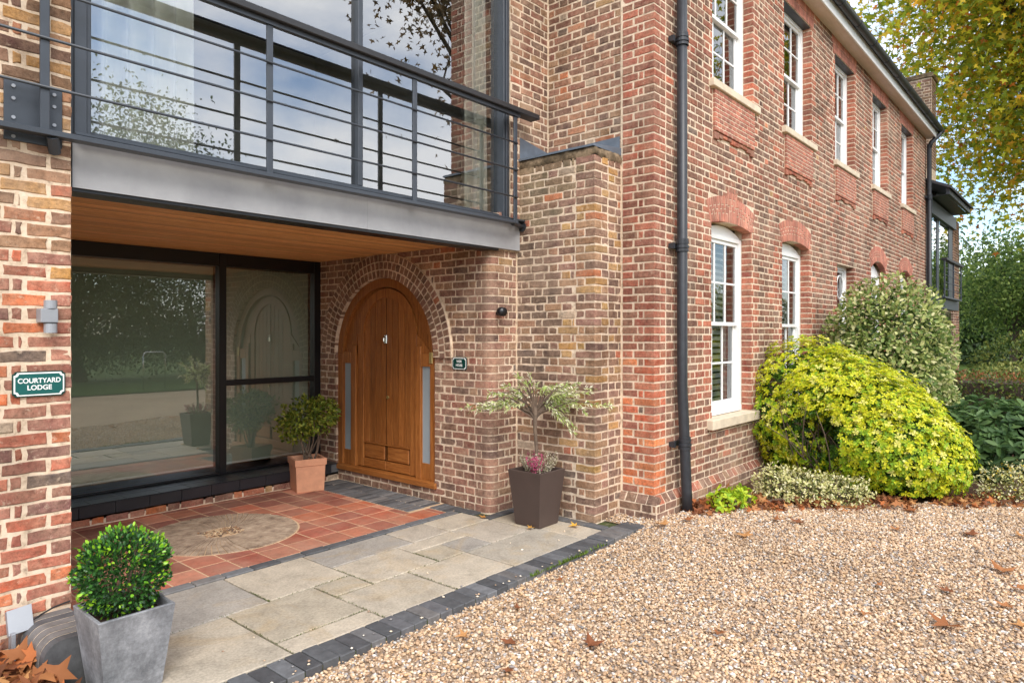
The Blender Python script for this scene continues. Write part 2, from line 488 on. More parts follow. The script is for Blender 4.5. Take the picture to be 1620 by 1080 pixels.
def bcol(pal, rare=0.04):
    c = random.choice(PAL[pal]) if random.random() > rare else random.choice(RARE)
    k = random.uniform(0.88, 1.14)
    g = 0.3 * c[0] + 0.5 * c[1] + 0.2 * c[2]
    c = tuple((x * 0.86 + g * 0.14) * k * w for x, w in zip(c, (1.02, 1.0, 0.97)))
    return lin(tuple(min(250, x) for x in c))

def brick_geom(B, det):
    """B = dict(c,u,v,n,w,h,d,proud). returns V,F ; chamfered, ragged-edged brick"""
    c, u, v, n = B['c'], B['u'], B['v'], B['n']
    w, h, d, pr = B['w'] / 2, B['h'] / 2, B['d'], B['proud']
    wb = B.get('wob', 0.002)
    out = []
    if det:
        k = max(2, min(3, int(round(B['w'] / 0.075))))
        for i in range(k): out.append((-w + 2 * w * i / k, -h))
        out.append((w, -h)); out.append((w, 0.1 * h))
        for i in range(k): out.append((w - 2 * w * i / k, h))
        out.append((-w, h)); out.append((-w, -0.1 * h))
    else:
        out = [(-w, -h), (w, -h), (w, h), (-w, h)]
    m = len(out)
    cx = 0.0045 if det else 0.004
    V, F = [], []
    o2 = [(a + jit(wb), b + jit(wb)) for a, b in out]
    tip = jit(0.0012); tiq = jit(0.0012)
    for a, b in o2:
        V.append(c + u * a + v * b - n * d)
    for a, b in o2:
        V.append(c + u * a + v * b + n * (pr - cx * 0.8 + tip * a / w + jit(wb * 0.4)))
    for a, b in o2:
        sa = a - math.copysign(min(cx * 1.3, abs(a)), a) if abs(abs(a) - w) < wb * 1.5 + 1e-4 else a
        sb = b - math.copysign(min(cx, abs(b)), b) if abs(abs(b) - h) < wb * 1.5 + 1e-4 else b
        V.append(c + u * sa + v * sb + n * (pr + tip * a / w + tiq * b / h + jit(wb * 0.5)))
    for r in (0, 1):
        for i in range(m):
            j = (i + 1) % m
            F.append((r * m + i, r * m + j, (r + 1) * m + j, (r + 1) * m + i))
    F.append(tuple(2 * m + i for i in range(m)))
    return V, F

def seen_area(B):
    p = B['c'] - CAM
    dep = p.x * CH + p.y * SH
    if dep < 0.5: return 0
    uu = 810 + 1080 * (p.x * SH - p.y * CH) / dep
    vv = 528 - 1080 * p.z / dep
    if uu < -20 or uu > 1640 or vv < -10 or vv > 1090: return 0
    f = max(0.0, -B['n'].dot(p.normalized()))
    return B['w'] * B['h'] * f / dep ** 2

def place_bricks(bricks, parent, mat='brick', name='brick', limit=300, rest='brick_field', hide=None):
    """the largest `limit` in view become parts of their own, the rest one part"""
    for B in bricks:
        B['a'] = seen_area(B)
        if hide and hide(B): B['a'] *= 0.01
    order = sorted(range(len(bricks)), key=lambda i: -bricks[i]['a'])
    top = set(i for i in order[:limit] if bricks[i]['a'] > 0)
    fld = MB()
    for i, B in enumerate(bricks):
        V, F = brick_geom(B, B['a'] > 3.4e-4 / 25)
        if i in top:
            mb = MB(); mb.add(V, F, B['col'])
            link(name, mb.mesh(name), MATS[mat], parent)
        else:
            fld.add(V, F, B['col'])
    if fld.v:
        o = link(rest, fld.mesh(rest), MATS[mat], parent)
        o['kind'] = 'stuff'

def subtract(iv, holes):
    segs = [iv + (0, 0)]
    for h0, h1, j in holes:
        new = []
        for a, b, ja, jb in segs:
            if h1 <= a or h0 >= b: new.append((a, b, ja, jb)); continue
            if h0 > a: new.append((a, h0, ja, j))
            if h1 < b: new.append((h1, b, j, jb))
        segs = new
    return segs

def wall(P0, u, n, a0, a1, z0, z1, palf, holes=None, ends=None, wob=0.0022, jitter=0.006, S=0.225, H=0.1125, phase=0.0, proud=0.004, jd=0.112, joint=0.0145, sag=0.0):
    """Flemish-bond brickwork on the plane through P0 with axis u and outward normal n. ends(k)->(da0,da1) trims for corner bricks"""
    P0 = Vector(P0); u = Vector(u); n = Vector(n)
    out = []
    k0, k1 = int(round(z0 / CW)), int(round(z1 / CW))
    P = S + H
    for k in range(k0, k1):
        zc = k * CW + CW / 2
        e = ends(k) if ends else (0, 0)
        segs = subtract((a0 + e[0], a1 - e[1]), holes(zc) if holes else [])
        sh = phase + (P / 2 if k % 2 else 0)
        for a, b, ja, jb in segs:
            if b - a < 0.02: continue
            cuts = [a]
            i = math.floor((a - sh) / P) - 1
            while True:
                x = i * P + sh
                if x > b: break
                for y in (x, x + S):
                    if a + 0.03 < y < b - 0.03:
                        cuts.append(y + jit(jitter))
                i += 1
            cuts.append(b)
            for i in range(len(cuts) - 1):
                w = cuts[i + 1] - cuts[i] - joint
                if w < 0.015: continue
                ac = (cuts[i] + cuts[i + 1]) / 2
                jamb = (i == 0 and ja) or (i == len(cuts) - 2 and jb)
                if i == 0 and ja: ac -= joint / 2 + 0.003
                if i == len(cuts) - 2 and jb: ac += joint / 2 + 0.003
                c = P0 + u * ac + UPZ * (zc + jit(0.0015) + sag * math.sin(ac * 2.1 + k * 0.37))
                out.append(dict(c=c, u=u, v=UPZ, n=n, w=w, h=CW - joint + jit(0.0015), d=jd if jamb else 0.03,
                                proud=proud + jit(0.0022), col=palf(ac, zc, i == 0 and ja or i == len(cuts) - 2 and jb, k), wob=wob))
    return out

def backing(mb, P0, u, n, a0, a1, z0, z1, holes, th=0.02):
    """mortar slab with rectangular openings (a0,a1,z0,z1)"""
    P0 = Vector(P0); u = Vector(u); n = Vector(n)
    As = sorted(set([a0, a1] + [x for h in holes for x in h[:2] if a0 < x < a1]))
    Zs = sorted(set([z0, z1] + [x for h in holes for x in h[2:4] if z0 < x < z1]))
    for i in range(len(As) - 1):
        for j in range(len(Zs) - 1):
            am, zm = (As[i] + As[i + 1]) / 2, (Zs[j] + Zs[j + 1]) / 2
            if any(h[0] < am < h[1] and h[2] < zm < h[3] for h in holes): continue
            q = [P0 + u * As[i] + UPZ * Zs[j], P0 + u * As[i + 1] + UPZ * Zs[j], P0 + u * As[i + 1] + UPZ * Zs[j + 1], P0 + u * As[i] + UPZ * Zs[j + 1]]
            mb.quad(*q)

def corner_bricks(P, uA, nA, uB, nB, z0, z1, palf, wob=0.002):
    """alternating corner bricks of an outer corner at P; uA/uB run away from the corner along the two faces"""
    out = []
    P = Vector(P); uA = Vector(uA); uB = Vector(uB); nA = Vector(nA); nB = Vector(nB)
    for k in range(int(round(z0 / CW)), int(round(z1 / CW))):
        zc = k * CW + CW / 2
        pr = 0.004 + jit(0.0015)
        if k % 2 == 0:   # long on A
            w = 0.214
            c = P + uA * (w / 2 - 0.004) + UPZ * zc
            out.append(dict(c=c, u=uA, v=UPZ, n=nA, w=w, h=0.0605, d=0.100, proud=pr, col=palf(k), wob=wob))
        else:            # long on B
            w = 0.214
            c = P + uB * (w / 2 - 0.004) + UPZ * zc
            out.append(dict(c=c, u=uB, v=UPZ, n=nB, w=w, h=0.0605, d=0.100, proud=pr, col=palf(k), wob=wob))
    return out
def endsA(k): return (0.2225 if k % 2 == 0 else 0.110)
def endsB(k): return (0.110 if k % 2 == 0 else 0.2225)

XP, YP = V3(1, 0, 0), V3(0, 1, 0)
XN, YN = V3(-1, 0, 0), V3(0, -1, 0)

def mat_cap():
    m = NT('weathered_cap')
    c = m.ramp(m.noise(6, 7, 0.72), [(0.3, lin((62, 56, 46))), (0.46, lin((104, 90, 72))), (0.6, lin((148, 128, 104))), (0.75, lin((84, 82, 62)))])
    m.set(c, 0.95, 0, 0.1); m.bump(m.noise(30, 6, 0.7), 0.8, 0.01)
mat_cap()
# =================================================================== GROUND
def sheet(name, pts, z, mat, kind='structure'):
    mb = MB(); mb.add([(x, y, z) for x, y in pts], [tuple(range(len(pts)))])
    o = mb.build(name, MATS[mat], fix=False); o['kind'] = kind
    return o
sheet('ground', [(-400, -400), (400, -400), (400, 400), (-400, 400)], -0.16, 'grass_ground')
sheet('lawn', [(-40, -40), (60, -40), (60, -10.6), (-40, -10.6)], -0.035, 'grass_ground')

def gz(x, y):
    t = min(1, max(0, (x + 1.0) / 1.3)); t = t * t * (3 - 2 * t)
    return -0.038 + 0.062 * t
BED = [(0.02, -0.10), (0.30, -0.20), (1.0, -0.66), (1.81, -1.52), (2.44, -2.14), (2.95, -2.60), (4.6, -4.1), (8, -6.4)]
def bed_y(x):
    for (xa, ya), (xb, yb) in zip(BED[:-1], BED[1:]):
        if xa <= x <= xb: return ya + (yb - ya) * (x - xa) / (xb - xa)
    return BED[-1][1] if x > BED[-1][0] else 0.0
# gravel drive: grid sheet with a slight rise towards the house
def grid_sheet(name, x0, x1, y0, y1, st, keep, zf, mat):
    xs = np.arange(x0, x1 + 1e-6, st); ys = np.arange(y0, y1 + 1e-6, st)
    idx = {}; V = []; F = []
    def vi(i, j):
        if (i, j) not in idx:
            idx[(i, j)] = len(V); V.append((xs[i], ys[j], zf(xs[i], ys[j])))
        return idx[(i, j)]
    for i in range(len(xs) - 1):
        for j in range(len(ys) - 1):
            if keep((xs[i] + xs[i + 1]) / 2, (ys[j] + ys[j + 1]) / 2):
                F.append((vi(i, j), vi(i + 1, j), vi(i + 1, j + 1), vi(i, j + 1)))
    return link(name, np_mesh(name, V, F), MATS[mat])
def on_gravel(x, y):
    if x < -0.30: return y < -0.03
    if x < 0.04: return y < 0.36
    return y < bed_y(x) + 0.12
gd = grid_sheet('gravel_drive', -6.5, 8.0, -7.0, 0.4, 0.1, on_gravel, gz, 'gravel_bed'); gd['kind'] = 'structure'
fg = sheet('gravel_court', [(-40, -10.8), (60, -10.8), (60, -6.0), (7, -6.0), (7, -4), (-6, -4), (-6, 0), (-40, 0)], -0.075, 'gravel_bed')
# planting bed soil
def on_bed(x, y): return x > 0.0 and y < 0.02 and y > bed_y(x)
bs = grid_sheet('planting_bed', 0.0, 22.0, -16.0, 0.1, 0.2, lambda x, y: x > 0 and y < 0.1 and (y > bed_y(x) - 0.1 or (x > 8 and y > -16)), lambda x, y: 0.012, 'bed_soil'); bs['kind'] = 'structure'

# pebbles (stuff) instanced over the drive
def pebble_mesh(i):
    r = random.Random(50 + i)
    bm = bmesh.new(); bmesh.ops.create_icosphere(bm, subdivisions=1, radius=1.0)
    sx, sy, sz = r.uniform(0.9, 1.35), r.uniform(0.7, 1.0), r.uniform(0.45, 0.7)
    for v in bm.verts:
        k = r.uniform(0.86, 1.12)
        v.co = Vector((v.co.x * sx * k, v.co.y * sy * k, v.co.z * sz * k))
    me = bpy.data.meshes.new('pebble'); bm.to_mesh(me); bm.free()
    me.polygons.foreach_set('use_smooth', [True] * len(me.polygons))
    me.materials.append(MATS['pebble'])
    return me
def gravel_pebbles():
    ng = bpy.data.node_groups.new('gravel_scatter', 'GeometryNodeTree')
    ng.interface.new_socket('Geometry', in_out='INPUT', socket_type='NodeSocketGeometry')
    ng.interface.new_socket('Geometry', in_out='OUTPUT', socket_type='NodeSocketGeometry')
    N = ng.nodes; L = ng.links
    gi = N.new('NodeGroupInput'); go = N.new('NodeGroupOutput')
    dp = N.new('GeometryNodeDistributePointsOnFaces'); dp.distribute_method = 'RANDOM'
    # density by distance from where the drive is seen close
    dp.inputs['Density'].default_value = 4400
    L.new(gi.outputs[0], dp.inputs['Mesh'])
    jn = N.new('GeometryNodeJoinGeometry')
    for i in range(6):
        po = bpy.data.objects.new('pebble_shape', pebble_mesh(i))
        oi = N.new('GeometryNodeObjectInfo'); oi.inputs['Object'].default_value = po; oi.inputs['As Instance'].default_value = True
        L.new(oi.outputs['Geometry'], jn.inputs[0])
    ip = N.new('GeometryNodeInstanceOnPoints')
    ip.inputs['Pick Instance'].default_value = True
    ri = N.new('FunctionNodeRandomValue'); ri.data_type = 'INT'
    ri.inputs[4].default_value = 0; ri.inputs[5].default_value = 5
    L.new(ri.outputs[2], ip.inputs['Instance Index'])
    rs = N.new('FunctionNodeRandomValue'); rs.data_type = 'FLOAT'; rs.inputs[2].default_value = 0.0; rs.inputs[3].default_value = 1.0
    pw = N.new('ShaderNodeMath'); pw.operation = 'POWER'; pw.inputs[1].default_value = 1.8
    ml = N.new('ShaderNodeMath'); ml.operation = 'MULTIPLY_ADD'; ml.inputs[1].default_value = 0.0098; ml.inputs[2].default_value = 0.0058
    L.new(rs.outputs[1], pw.inputs[0]); L.new(pw.outputs[0], ml.inputs[0]); L.new(ml.outputs[0], ip.inputs['Scale'])
    rr = N.new('FunctionNodeRandomValue'); rr.data_type = 'FLOAT_VECTOR'
    rr.inputs[0].default_value = (-0.7, -0.7, 0); rr.inputs[1].default_value = (0.7, 0.7, 6.28)
    L.new(rr.outputs[0], ip.inputs['Rotation'])
    L.new(dp.outputs['Points'], ip.inputs['Points']); L.new(jn.outputs[0], ip.inputs['Instance'])
    rz = N.new('FunctionNodeRandomValue'); rz.data_type = 'FLOAT_VECTOR'
    rz.inputs[0].default_value = (0, 0, 0.0); rz.inputs[1].default_value = (0, 0, 0.014)
    sp = N.new('GeometryNodeSetPosition')
    ti = N.new('GeometryNodeTranslateInstances')
    L.new(rz.outputs[0], ti.inputs['Translation']); ti.inputs['Local Space'].default_value = False
    N.remove(sp)
    L.new(ip.outputs['Instances'], ti.inputs['Instances'])
    st = N.new('GeometryNodeStoreNamedAttribute'); st.domain = 'INSTANCE'; st.data_type = 'FLOAT'; st.inputs['Name'].default_value = 'pebrand'
    rc = N.new('FunctionNodeRandomValue'); rc.data_type = 'FLOAT'; rc.inputs['Seed'].default_value = 9
    L.new(rc.outputs[1], st.inputs['Value']); L.new(ti.outputs[0], st.inputs['Geometry'])
    L.new(st.outputs[0], go.inputs[0])
    o = grid_sheet('gravel', -5.4, 6.0, -4.4, 0.4, 0.1, lambda x, y: on_gravel(x, y) and ((x - CAM.x) * CH + (y - CAM.y) * SH) > 2.6 and abs((x - CAM.x) * SH - (y - CAM.y) * CH) < 0.80 * ((x - CAM.x) * CH + (y - CAM.y) * SH) + 0.2, gz, 'pebble')
    md = o.modifiers.new('scatter', 'NODES'); md.node_group = ng
    tag(o, 'mixed tan, cream and grey gravel covering the drive', 'gravel', kind='stuff')
gravel_pebbles()

# =================================================================== HOUSE (long facade block)
house = empty('brick_house', (0, 0, 0))
tag(house, 'long two-storey red brick house wing with white sash windows and black gutter', 'house')
FX1 = 13.1
ZT = 6.375
LOW = [  # x0,x1,z0,z_spring, rise, key, kind
    (1.225, 2.319, 0.83, 2.915, 0.05, True), (3.36, 4.44, 0.83, 2.915, 0.06, False),
    (7.92, 9.05, 0.83, 2.915, 0.16, False), (10.30, 11.41, 0.83, 2.915, 0.16, False)]
SMALL = (5.82, 6.78, 1.3, 2.84)
UPW = [(1.245, 2.375), (3.43, 4.55), (5.70, 6.82), (8.02, 9.14), (10.40, 11.52)]
UZ0, UZ1 = 4.44, 6.12
RINGH = 0.29
def arch_out(w, z):
    """half span covered by the gauged arch of opening w at height z (or None)"""
    x0, x1, z0, zs, rise, key = w
    cx = (x0 + x1) / 2; hw = (x1 - x0) / 2
    if z < zs - 0.02: return hw
    Rr = (hw * hw + rise * rise) / (2 * rise); zc = zs + rise - Rr
    Ro = Rr + RINGH
    if z > zc + Ro: return None
    ext = hw * Ro / Rr
    x = math.sqrt(max(0, Ro * Ro - (z - zc) ** 2))
    # skewback: splayed ends
    lim = hw + (z - zs) * (ext - hw + 0.02) / 0.25 if z < zs + 0.27 else ext + 0.02
    return min(x, lim)
def f_holes(z):
    hs = []
    for w in LOW:
        if w[2] - 0.11 < z:
            if z < w[2] : hs.append((w[0] - 0.10, w[1] + 0.10, 0))
            else:
                a = arch_out(w, z)
                if a is not None:
                    cx = (w[0] + w[1]) / 2
                    hs.append((cx - a, cx + a, 1 if z < w[3] else 0))
    if SMALL[2] < z < SMALL[3]: hs.append((SMALL[0], SMALL[1], 1))
    for x0, x1 in UPW:
        if UZ0 < z < UZ1: hs.append((x0, x1, 1))
        elif UZ1 <= z: hs.append((x0 - 0.09 - (z - UZ1) * 0.25, x1 + 0.09 + (z - UZ1) * 0.25, 0))
        elif UZ0 - 0.09 < z <= UZ0: hs.append((x0 - 0.07, x1 + 0.10, 0))
        elif 3.86 < z <= UZ0 - 0.09: hs.append((x0 + 0.01, x1, 0))
    return hs
def near_jamb(a, z):
    for w in LOW:
        if 0.8 < z < 3.2 and (w[0] - 0.30 < a < w[0] or w[1] < a < w[1] + 0.30): return True
    for x0, x1 in UPW:
        if z > UZ0 and (x0 - 0.20 < a < x0 or x1 < a < x1 + 0.20): return True
    if SMALL[2] < z < SMALL[3] and (SMALL[0] - 0.2 < a < SMALL[1] + 0.2): return True
    return False
def f_pal(a, z, jamb, k):
    if a < 0.24: return bcol('quoinlow' if z < 1.6 and random.random() < 0.5 else 'quoin')
    if jamb or (near_jamb(a, z) and random.random() < 0.55): return bcol('red', 0)
    if z < 0.8 and random.random() < 0.3: return bcol('door')
    return bcol('facade', 0.02) if random.random() > 0.10 else bcol('red')
front = wall((0, 0, 0), XP, YN, 0, FX1, 0.225, ZT, f_pal, holes=f_holes, ends=lambda k: (endsB(k), 0), wob=0.0018, jitter=0.004, joint=0.0155)
qp = lambda k: bcol('quoinlow' if k * CW < 1.5 else 'quoin', 0.05)
corner = corner_bricks((0, 0, 0), YP, XN, XP, YN, 0.225, ZT, qp)
# left face of the house: quoin strip 0..0.354, and the plain upper wall above the buttress
def l_pal(a, z, jamb, k):
    return bcol('quoinlow' if z < 1.5 else 'quoin', 0.06)
left1 = wall((0, 0, 0), YP, XN, 0, 0.345, 0.225, ZT, l_pal, ends=lambda k: (endsA(k), 0), wob=0.0025)
left2 = wall((0.012, 0, 0), YP, XN, 0.362, 1.25, 3.3, ZT, lambda a, z, j, k: bcol('upper', 0.05), wob=0.003, jitter=0.012, phase=0.1)
left3 = wall((0, 1.25, 0), XP, YN, -0.602, 0.0, 2.85, ZT, lambda a, z, j, k: bcol('upper', 0.08), wob=0.003, jitter=0.012, phase=0.05)
# plinth (below 0.225) on facade and corner
plinth = wall((-0.055, -0.055, 0), XP, YN, 0, FX1, -0.075, 0.15, lambda a, z, j, k: bcol('door', 0.02), wob=0.003, jitter=0.01)
plinth += wall((-0.055, -0.055, 0), YP, XN, 0, 0.40, -0.075, 0.15, lambda a, z, j, k: bcol('butt', 0.02), wob=0.003, jitter=0.01)
splay = []
x = 0.0
while x < FX1:
    w = 0.104
    splay.append(dict(c=V3(x + 0.056, -0.028, 0.188), u=XP, v=V3(0, 0.055, 0.08).normalized(), n=V3(0, -0.08, 0.055).normalized(), w=w, h=0.09, d=0.05, proud=0.004, col=bcol('door' if random.random() < 0.6 else 'red'), wob=0.003))
    x += 0.114
for i in range(4):
    splay.append(dict(c=V3(-0.028, 0.0 + i * 0.114, 0.188), u=YP, v=V3(0.055, 0, 0.08).normalized(), n=V3(-0.08, 0, 0.055).normalized(), w=0.104, h=0.09, d=0.05, proud=0.004, col=bcol('butt'), wob=0.003))
# gauged arches over the ground-floor windows
arches = []
for w in LOW:
    x0, x1, z0, zs, rise, key = w
    cx = (x0 + x1) / 2; hw = (x1 - x0) / 2
    Rr = (hw * hw + rise * rise) / (2 * rise); zc = zs + rise - Rr
    if rise < 0.1: a_end = math.atan2(hw + 0.02, zs - zc) * 1.0; fan = 1.14
    else: a_end = math.asin(min(1, hw / Rr)); fan = 1.05
    nv = int(round(2 * hw / 0.043)) | 1
    for i in range(nv):
        s = (i + 0.5) / nv * 2 - 1
        kk = abs(i - nv // 2)
        keyb = key and kk <= 2
        # base point on the intrados, direction fanned
        th = a_end * s
        p = V3(cx + Rr * math.sin(th), 0, zc + Rr * math.cos(th))
        th2 = th if rise >= 0.1 else s * 0.42
        dirv = V3(math.sin(th2), 0, math.cos(th2))
        ln = RINGH / max(0.75, math.cos(th2 - th)) * (0.97 if rise < 0.1 else 1)
        if rise < 0.1: ln = (0.30 - 0.04 * s * s)
        if keyb: ln += 0.105 - 0.03 * (kk // 2)
        uu = V3(math.cos(th2), 0, -math.sin(th2))
        wid_in = 2 * hw / nv; wid = wid_in * (1 + 0.5 * ln * abs(0.42 if rise < 0.1 else a_end) / hw)
        cuts = [0, 0.34, 0.66, 1] if i % 2 else [0, 0.5, 1]
        for q in range(len(cuts) - 1):
            l0, l1 = ln * cuts[q], ln * cuts[q + 1]
            f = (l0 + l1) / 2 / ln
            wq = wid_in + (wid - wid_in) * 2 * f * 0.98
            arches.append(dict(c=p + dirv * ((l0 + l1) / 2), u=uu, v=dirv, n=YN, w=wq - 0.0115, h=l1 - l0 - 0.010, d=0.10, proud=0.006, col=bcol('gauged', 0), wob=0.0006))
flat = []
for x0, x1 in UPW:
    n = 26
    for i in range(n):
        s = (i + 0.5) / n * 2 - 1
        cx = (x0 + x1) / 2; hw = (x1 - x0) / 2
        xb = cx + s * (hw + 0.09); xt = cx + s * (hw + 0.16)
        d = V3(xt - xb, 0, ZT - 0.01 - UZ1); ln = d.length; d.normalize()
        for q in range(2):
            c = V3(xb, 0, UZ1) + d * ln * (0.25 + 0.5 * q)
            flat.append(dict(c=c, u=V3(d.z, 0, -d.x), v=d, n=YN, w=2 * (hw + 0.11) / n - 0.008, h=ln / 2 - 0.007, d=0.10, proud=0.006, col=bcol('gauged', 0), wob=0.0006))
# raised aprons beneath the upper sills, with a scalloped corbel course
aprons = []; scal = []
for x0, x1 in UPW:
    a0, a1 = x0 + 0.015, x1 - 0.005
    rows = 9; rh = (4.345 - 3.90) / rows
    for r in range(rows):
        x = a0 - (0.055 if r % 2 else 0)
        while x < a1 - 0.01:
            xa, xb = max(x, a0), min(x + 0.11, a1)
            if xb - xa > 0.02:
                aprons.append(dict(c=V3((xa + xb) / 2, 0, 3.90 + rh * (r + 0.5)), u=XP, v=UPZ, n=YN, w=xb - xa - 0.010, h=rh - 0.009, d=-0.004, proud=0.034, col=bcol('red', 0), wob=0.001))
            x += 0.11
    m = 10; st = (a1 - a0) / m
    for i in range(m):
        e = 0.055 if i in (0, m - 1) else (0.03 if i in (1, 4, 5, m - 2) else 0.012)
        scal.append(dict(c=V3(a0 + st * (i + 0.5), 0, 3.895 - e / 2 - 0.012), u=XP, v=UPZ, n=YN, w=st - 0.008, h=e + 0.02, d=0.02, proud=0.026, col=bcol('red', 0), wob=0.002))

wallm = MB()
holesF = []
for w in LOW: holesF.append((w[0], w[1], w[2] - 0.02, w[3] + w[4]))
holesF.append((SMALL[0], SMALL[1], SMALL[2], SMALL[3]))
for x0, x1 in UPW: holesF.append((x0, x1, UZ0 - 0.02, UZ1))
backing(wallm, (0, 0, 0), XP, YN, 0, FX1, 0.10, ZT + 0.05, holesF)
backing(wallm, (0, 0, 0), YP, XN, 0, 0.36, 0.10, ZT + 0.05, [])
backing(wallm, (0.012, 0, 0), YP, XN, 0.36, 1.27, 3.2, ZT + 0.05, [])
wallm.quad((0, 0.36, 0.1), (0.012, 0.36, 0.1), (0.012, 0.36, ZT), (0, 0.36, ZT))
backing(wallm, (0, 1.25, 0), XP, YN, -0.60, 0.02, 2.80, ZT + 0.05, [])
wallm.quad((-0.60, 1.25, 2.8), (-0.60, 1.5, 2.8), (-0.60, 1.5, ZT), (-0.60, 1.25, ZT))
backing(wallm, (-0.055, -0.055, 0), XP, YN, 0, FX1 + 0.055, -0.16, 0.15, [])
backing(wallm, (-0.055, -0.055, 0), YP, XN, 0, 0.42, -0.16, 0.15, [])
wallm.quad((-0.055, -0.055, 0.15), (FX1, -0.055, 0.15), (FX1, 0, 0.23), (0, 0, 0.23))
wallm.quad((-0.055, -0.055, 0.15), (-0.055, 0.365, 0.15), (0, 0.365, 0.23), (0, 0, 0.23))
wallm.quad((FX1, 0, -0.1), (FX1, 4, -0.1), (FX1, 4, ZT), (FX1, 0, ZT))
for h in holesF:      # reveals
    for xx in h[:2]:
        wallm.quad((xx, 0, h[2]), (xx, 0.2, h[2]), (xx, 0.2, h[3]), (xx, 0, h[3]))
    wallm.quad((h[0], 0, h[3]), (h[1], 0, h[3]), (h[1], 0.2, h[3]), (h[0], 0.2, h[3]))
for x0, x1 in UPW:    # apron slabs
    wallm.box(x0 + 0.022, x1 - 0.010, -0.03, 0.0, 3.905, 4.345)
hw_part = wallm.build('wall', MATS['mortar'], house, fix=False)
place_bricks(front + corner + left1 + left2 + left3, hw_part, limit=300, rest='brick_field')
for lst, nm in ((plinth, 'plinth_bricks'), (splay, 'splayed_plinth_bricks'), (arches, 'gauged_arch_bricks'), (flat, 'flat_arch_bricks'), (aprons, 'apron_bricks'), (scal, 'corbel_bricks')):
    mb = MB()
    for B in lst:
        V, F = brick_geom(B, 0); mb.add(V, F, B['col'])
    o = link(nm, mb.mesh(nm), MATS['rubbed_brick' if nm in ('gauged_arch_bricks', 'flat_arch_bricks', 'apron_bricks') else 'brick'], hw_part); o['kind'] = 'stuff'
# thin dark strip across the top of each upper opening (dark soffit of the reveal)
lm = MB()
for x0, x1 in UPW: lm.box(x0 + 0.002, x1 - 0.002, 0.012, 0.19, UZ1 - 0.012, UZ1 - 0.002)
lm.build('reveal_soffit', MATS['anthracite'], house)

# interior shell so nothing shines through the panes
im = MB(); im.box(0.05, FX1 - 0.05, 0.42, 3.9, 0.05, ZT)
im.build('interior_room', MATS['interior_dark'], house)

def sash(x0, x1, z0, z1, y, top_rise=0.0, cols=3, kind='full'):
    """box-frame sash window; returns the part (frame) with sub-parts"""
    f = MB(); jw = 0.065
    f.cbox(x0, x0 + jw, y, y + 0.09, z0, z1, 0.003); f.cbox(x1 - jw, x1, y, y + 0.09, z0, z1, 0.003)
    f.cbox(x0 + jw, x1 - jw, y, y + 0.09, z1 - 0.05, z1, 0.003)
    f.cbox(x0 + jw, x1 - jw, y - 0.03, y + 0.09, z0, z0 + 0.06, 0.003)
    if top_rise:     # curved head board under the arch
        hw = (x1 - x0) / 2; cx = (x0 + x1) / 2
        Rr = (hw * hw + top_rise ** 2) / (2 * top_rise)
        top = [(cx + hw * s, z1 + math.sqrt(Rr * Rr - (hw * s) ** 2) - Rr + top_rise) for s in np.linspace(1, -1, 13)]
        f.prism([(x0, z1 + 0.002), (x1, z1 + 0.002)] + top, 'y', y + 0.01, y + 0.08)
    win = f.build('window', MATS['white_paint'], house)
    a0, a1, b0, b1 = x0 + jw + 0.002, x1 - jw - 0.002, z0 + 0.062, z1 - 0.052
    mid = (b0 + b1) / 2
    if kind == 'full': rows = [(mid - 0.02, b1, y + 0.022), (b0, mid + 0.022, y + 0.056)]
    else: rows = [(b0, b1, y + 0.03)]
    for ri, (c0, c1, yy) in enumerate(rows):
        s = MB(); st = 0.042
        s.cbox(a0, a0 + st, yy, yy + 0.032, c0, c1, 0.003); s.cbox(a1 - st, a1, yy, yy + 0.032, c0, c1, 0.003)
        s.cbox(a0 + st, a1 - st, yy, yy + 0.032, c1 - st, c1, 0.003)
        s.cbox(a0 + st, a1 - st, yy, yy + 0.032, c0, c0 + (st if ri == 0 else 0.075), 0.003)
        s.build('sash', MATS['white_paint'], win)
        g0, g1 = a0 + st, a1 - st; h0, h1 = c0 + (st if ri == 0 else 0.075), c1 - st
        for i in range(1, cols):
            gb = MB(); xx = g0 + (g1 - g0) * i / cols
            gb.cbox(xx - 0.011, xx + 0.011, yy + 0.004, yy + 0.028, h0, h1, 0.003)
            gb.build('glazing_bar', MATS['white_paint'], win)
        gb = MB(); zz = (h0 + h1) / 2
        gb.cbox(g0, g1, yy + 0.005, yy + 0.027, zz - 0.011, zz + 0.011, 0.003); gb.build('glazing_bar', MATS['white_paint'], win)
        for i in range(cols):
            for j in range(2):
                p = MB()
                xa, xb = g0 + (g1 - g0) * i / cols, g0 + (g1 - g0) * (i + 1) / cols
                za, zb = (h0, zz) if j == 0 else (zz, h1)
                t = jit(0.0025)
                p.add([(xa, yy + 0.016 + t, za), (xb, yy + 0.016 - t, za), (xb, yy + 0.016 - t + jit(0.002), zb), (xa, yy + 0.016 + t, zb)], [(0, 1, 2, 3)])
                p.build('pane', MATS['glass_sash'], win, fix=False)
    return win
def sill(x0, x1, z0, z1, win, proud=0.065, split=None):
    m = MB(); xs = [x0] + ([split] if split else []) + [x1]
    for a, b in zip(xs[:-1], xs[1:]):
        m.cbox(a + 0.001, b - 0.001, -proud, 0.14, z0, z1, 0.007)
    m.build('sill', MATS['stone_sill'], win)
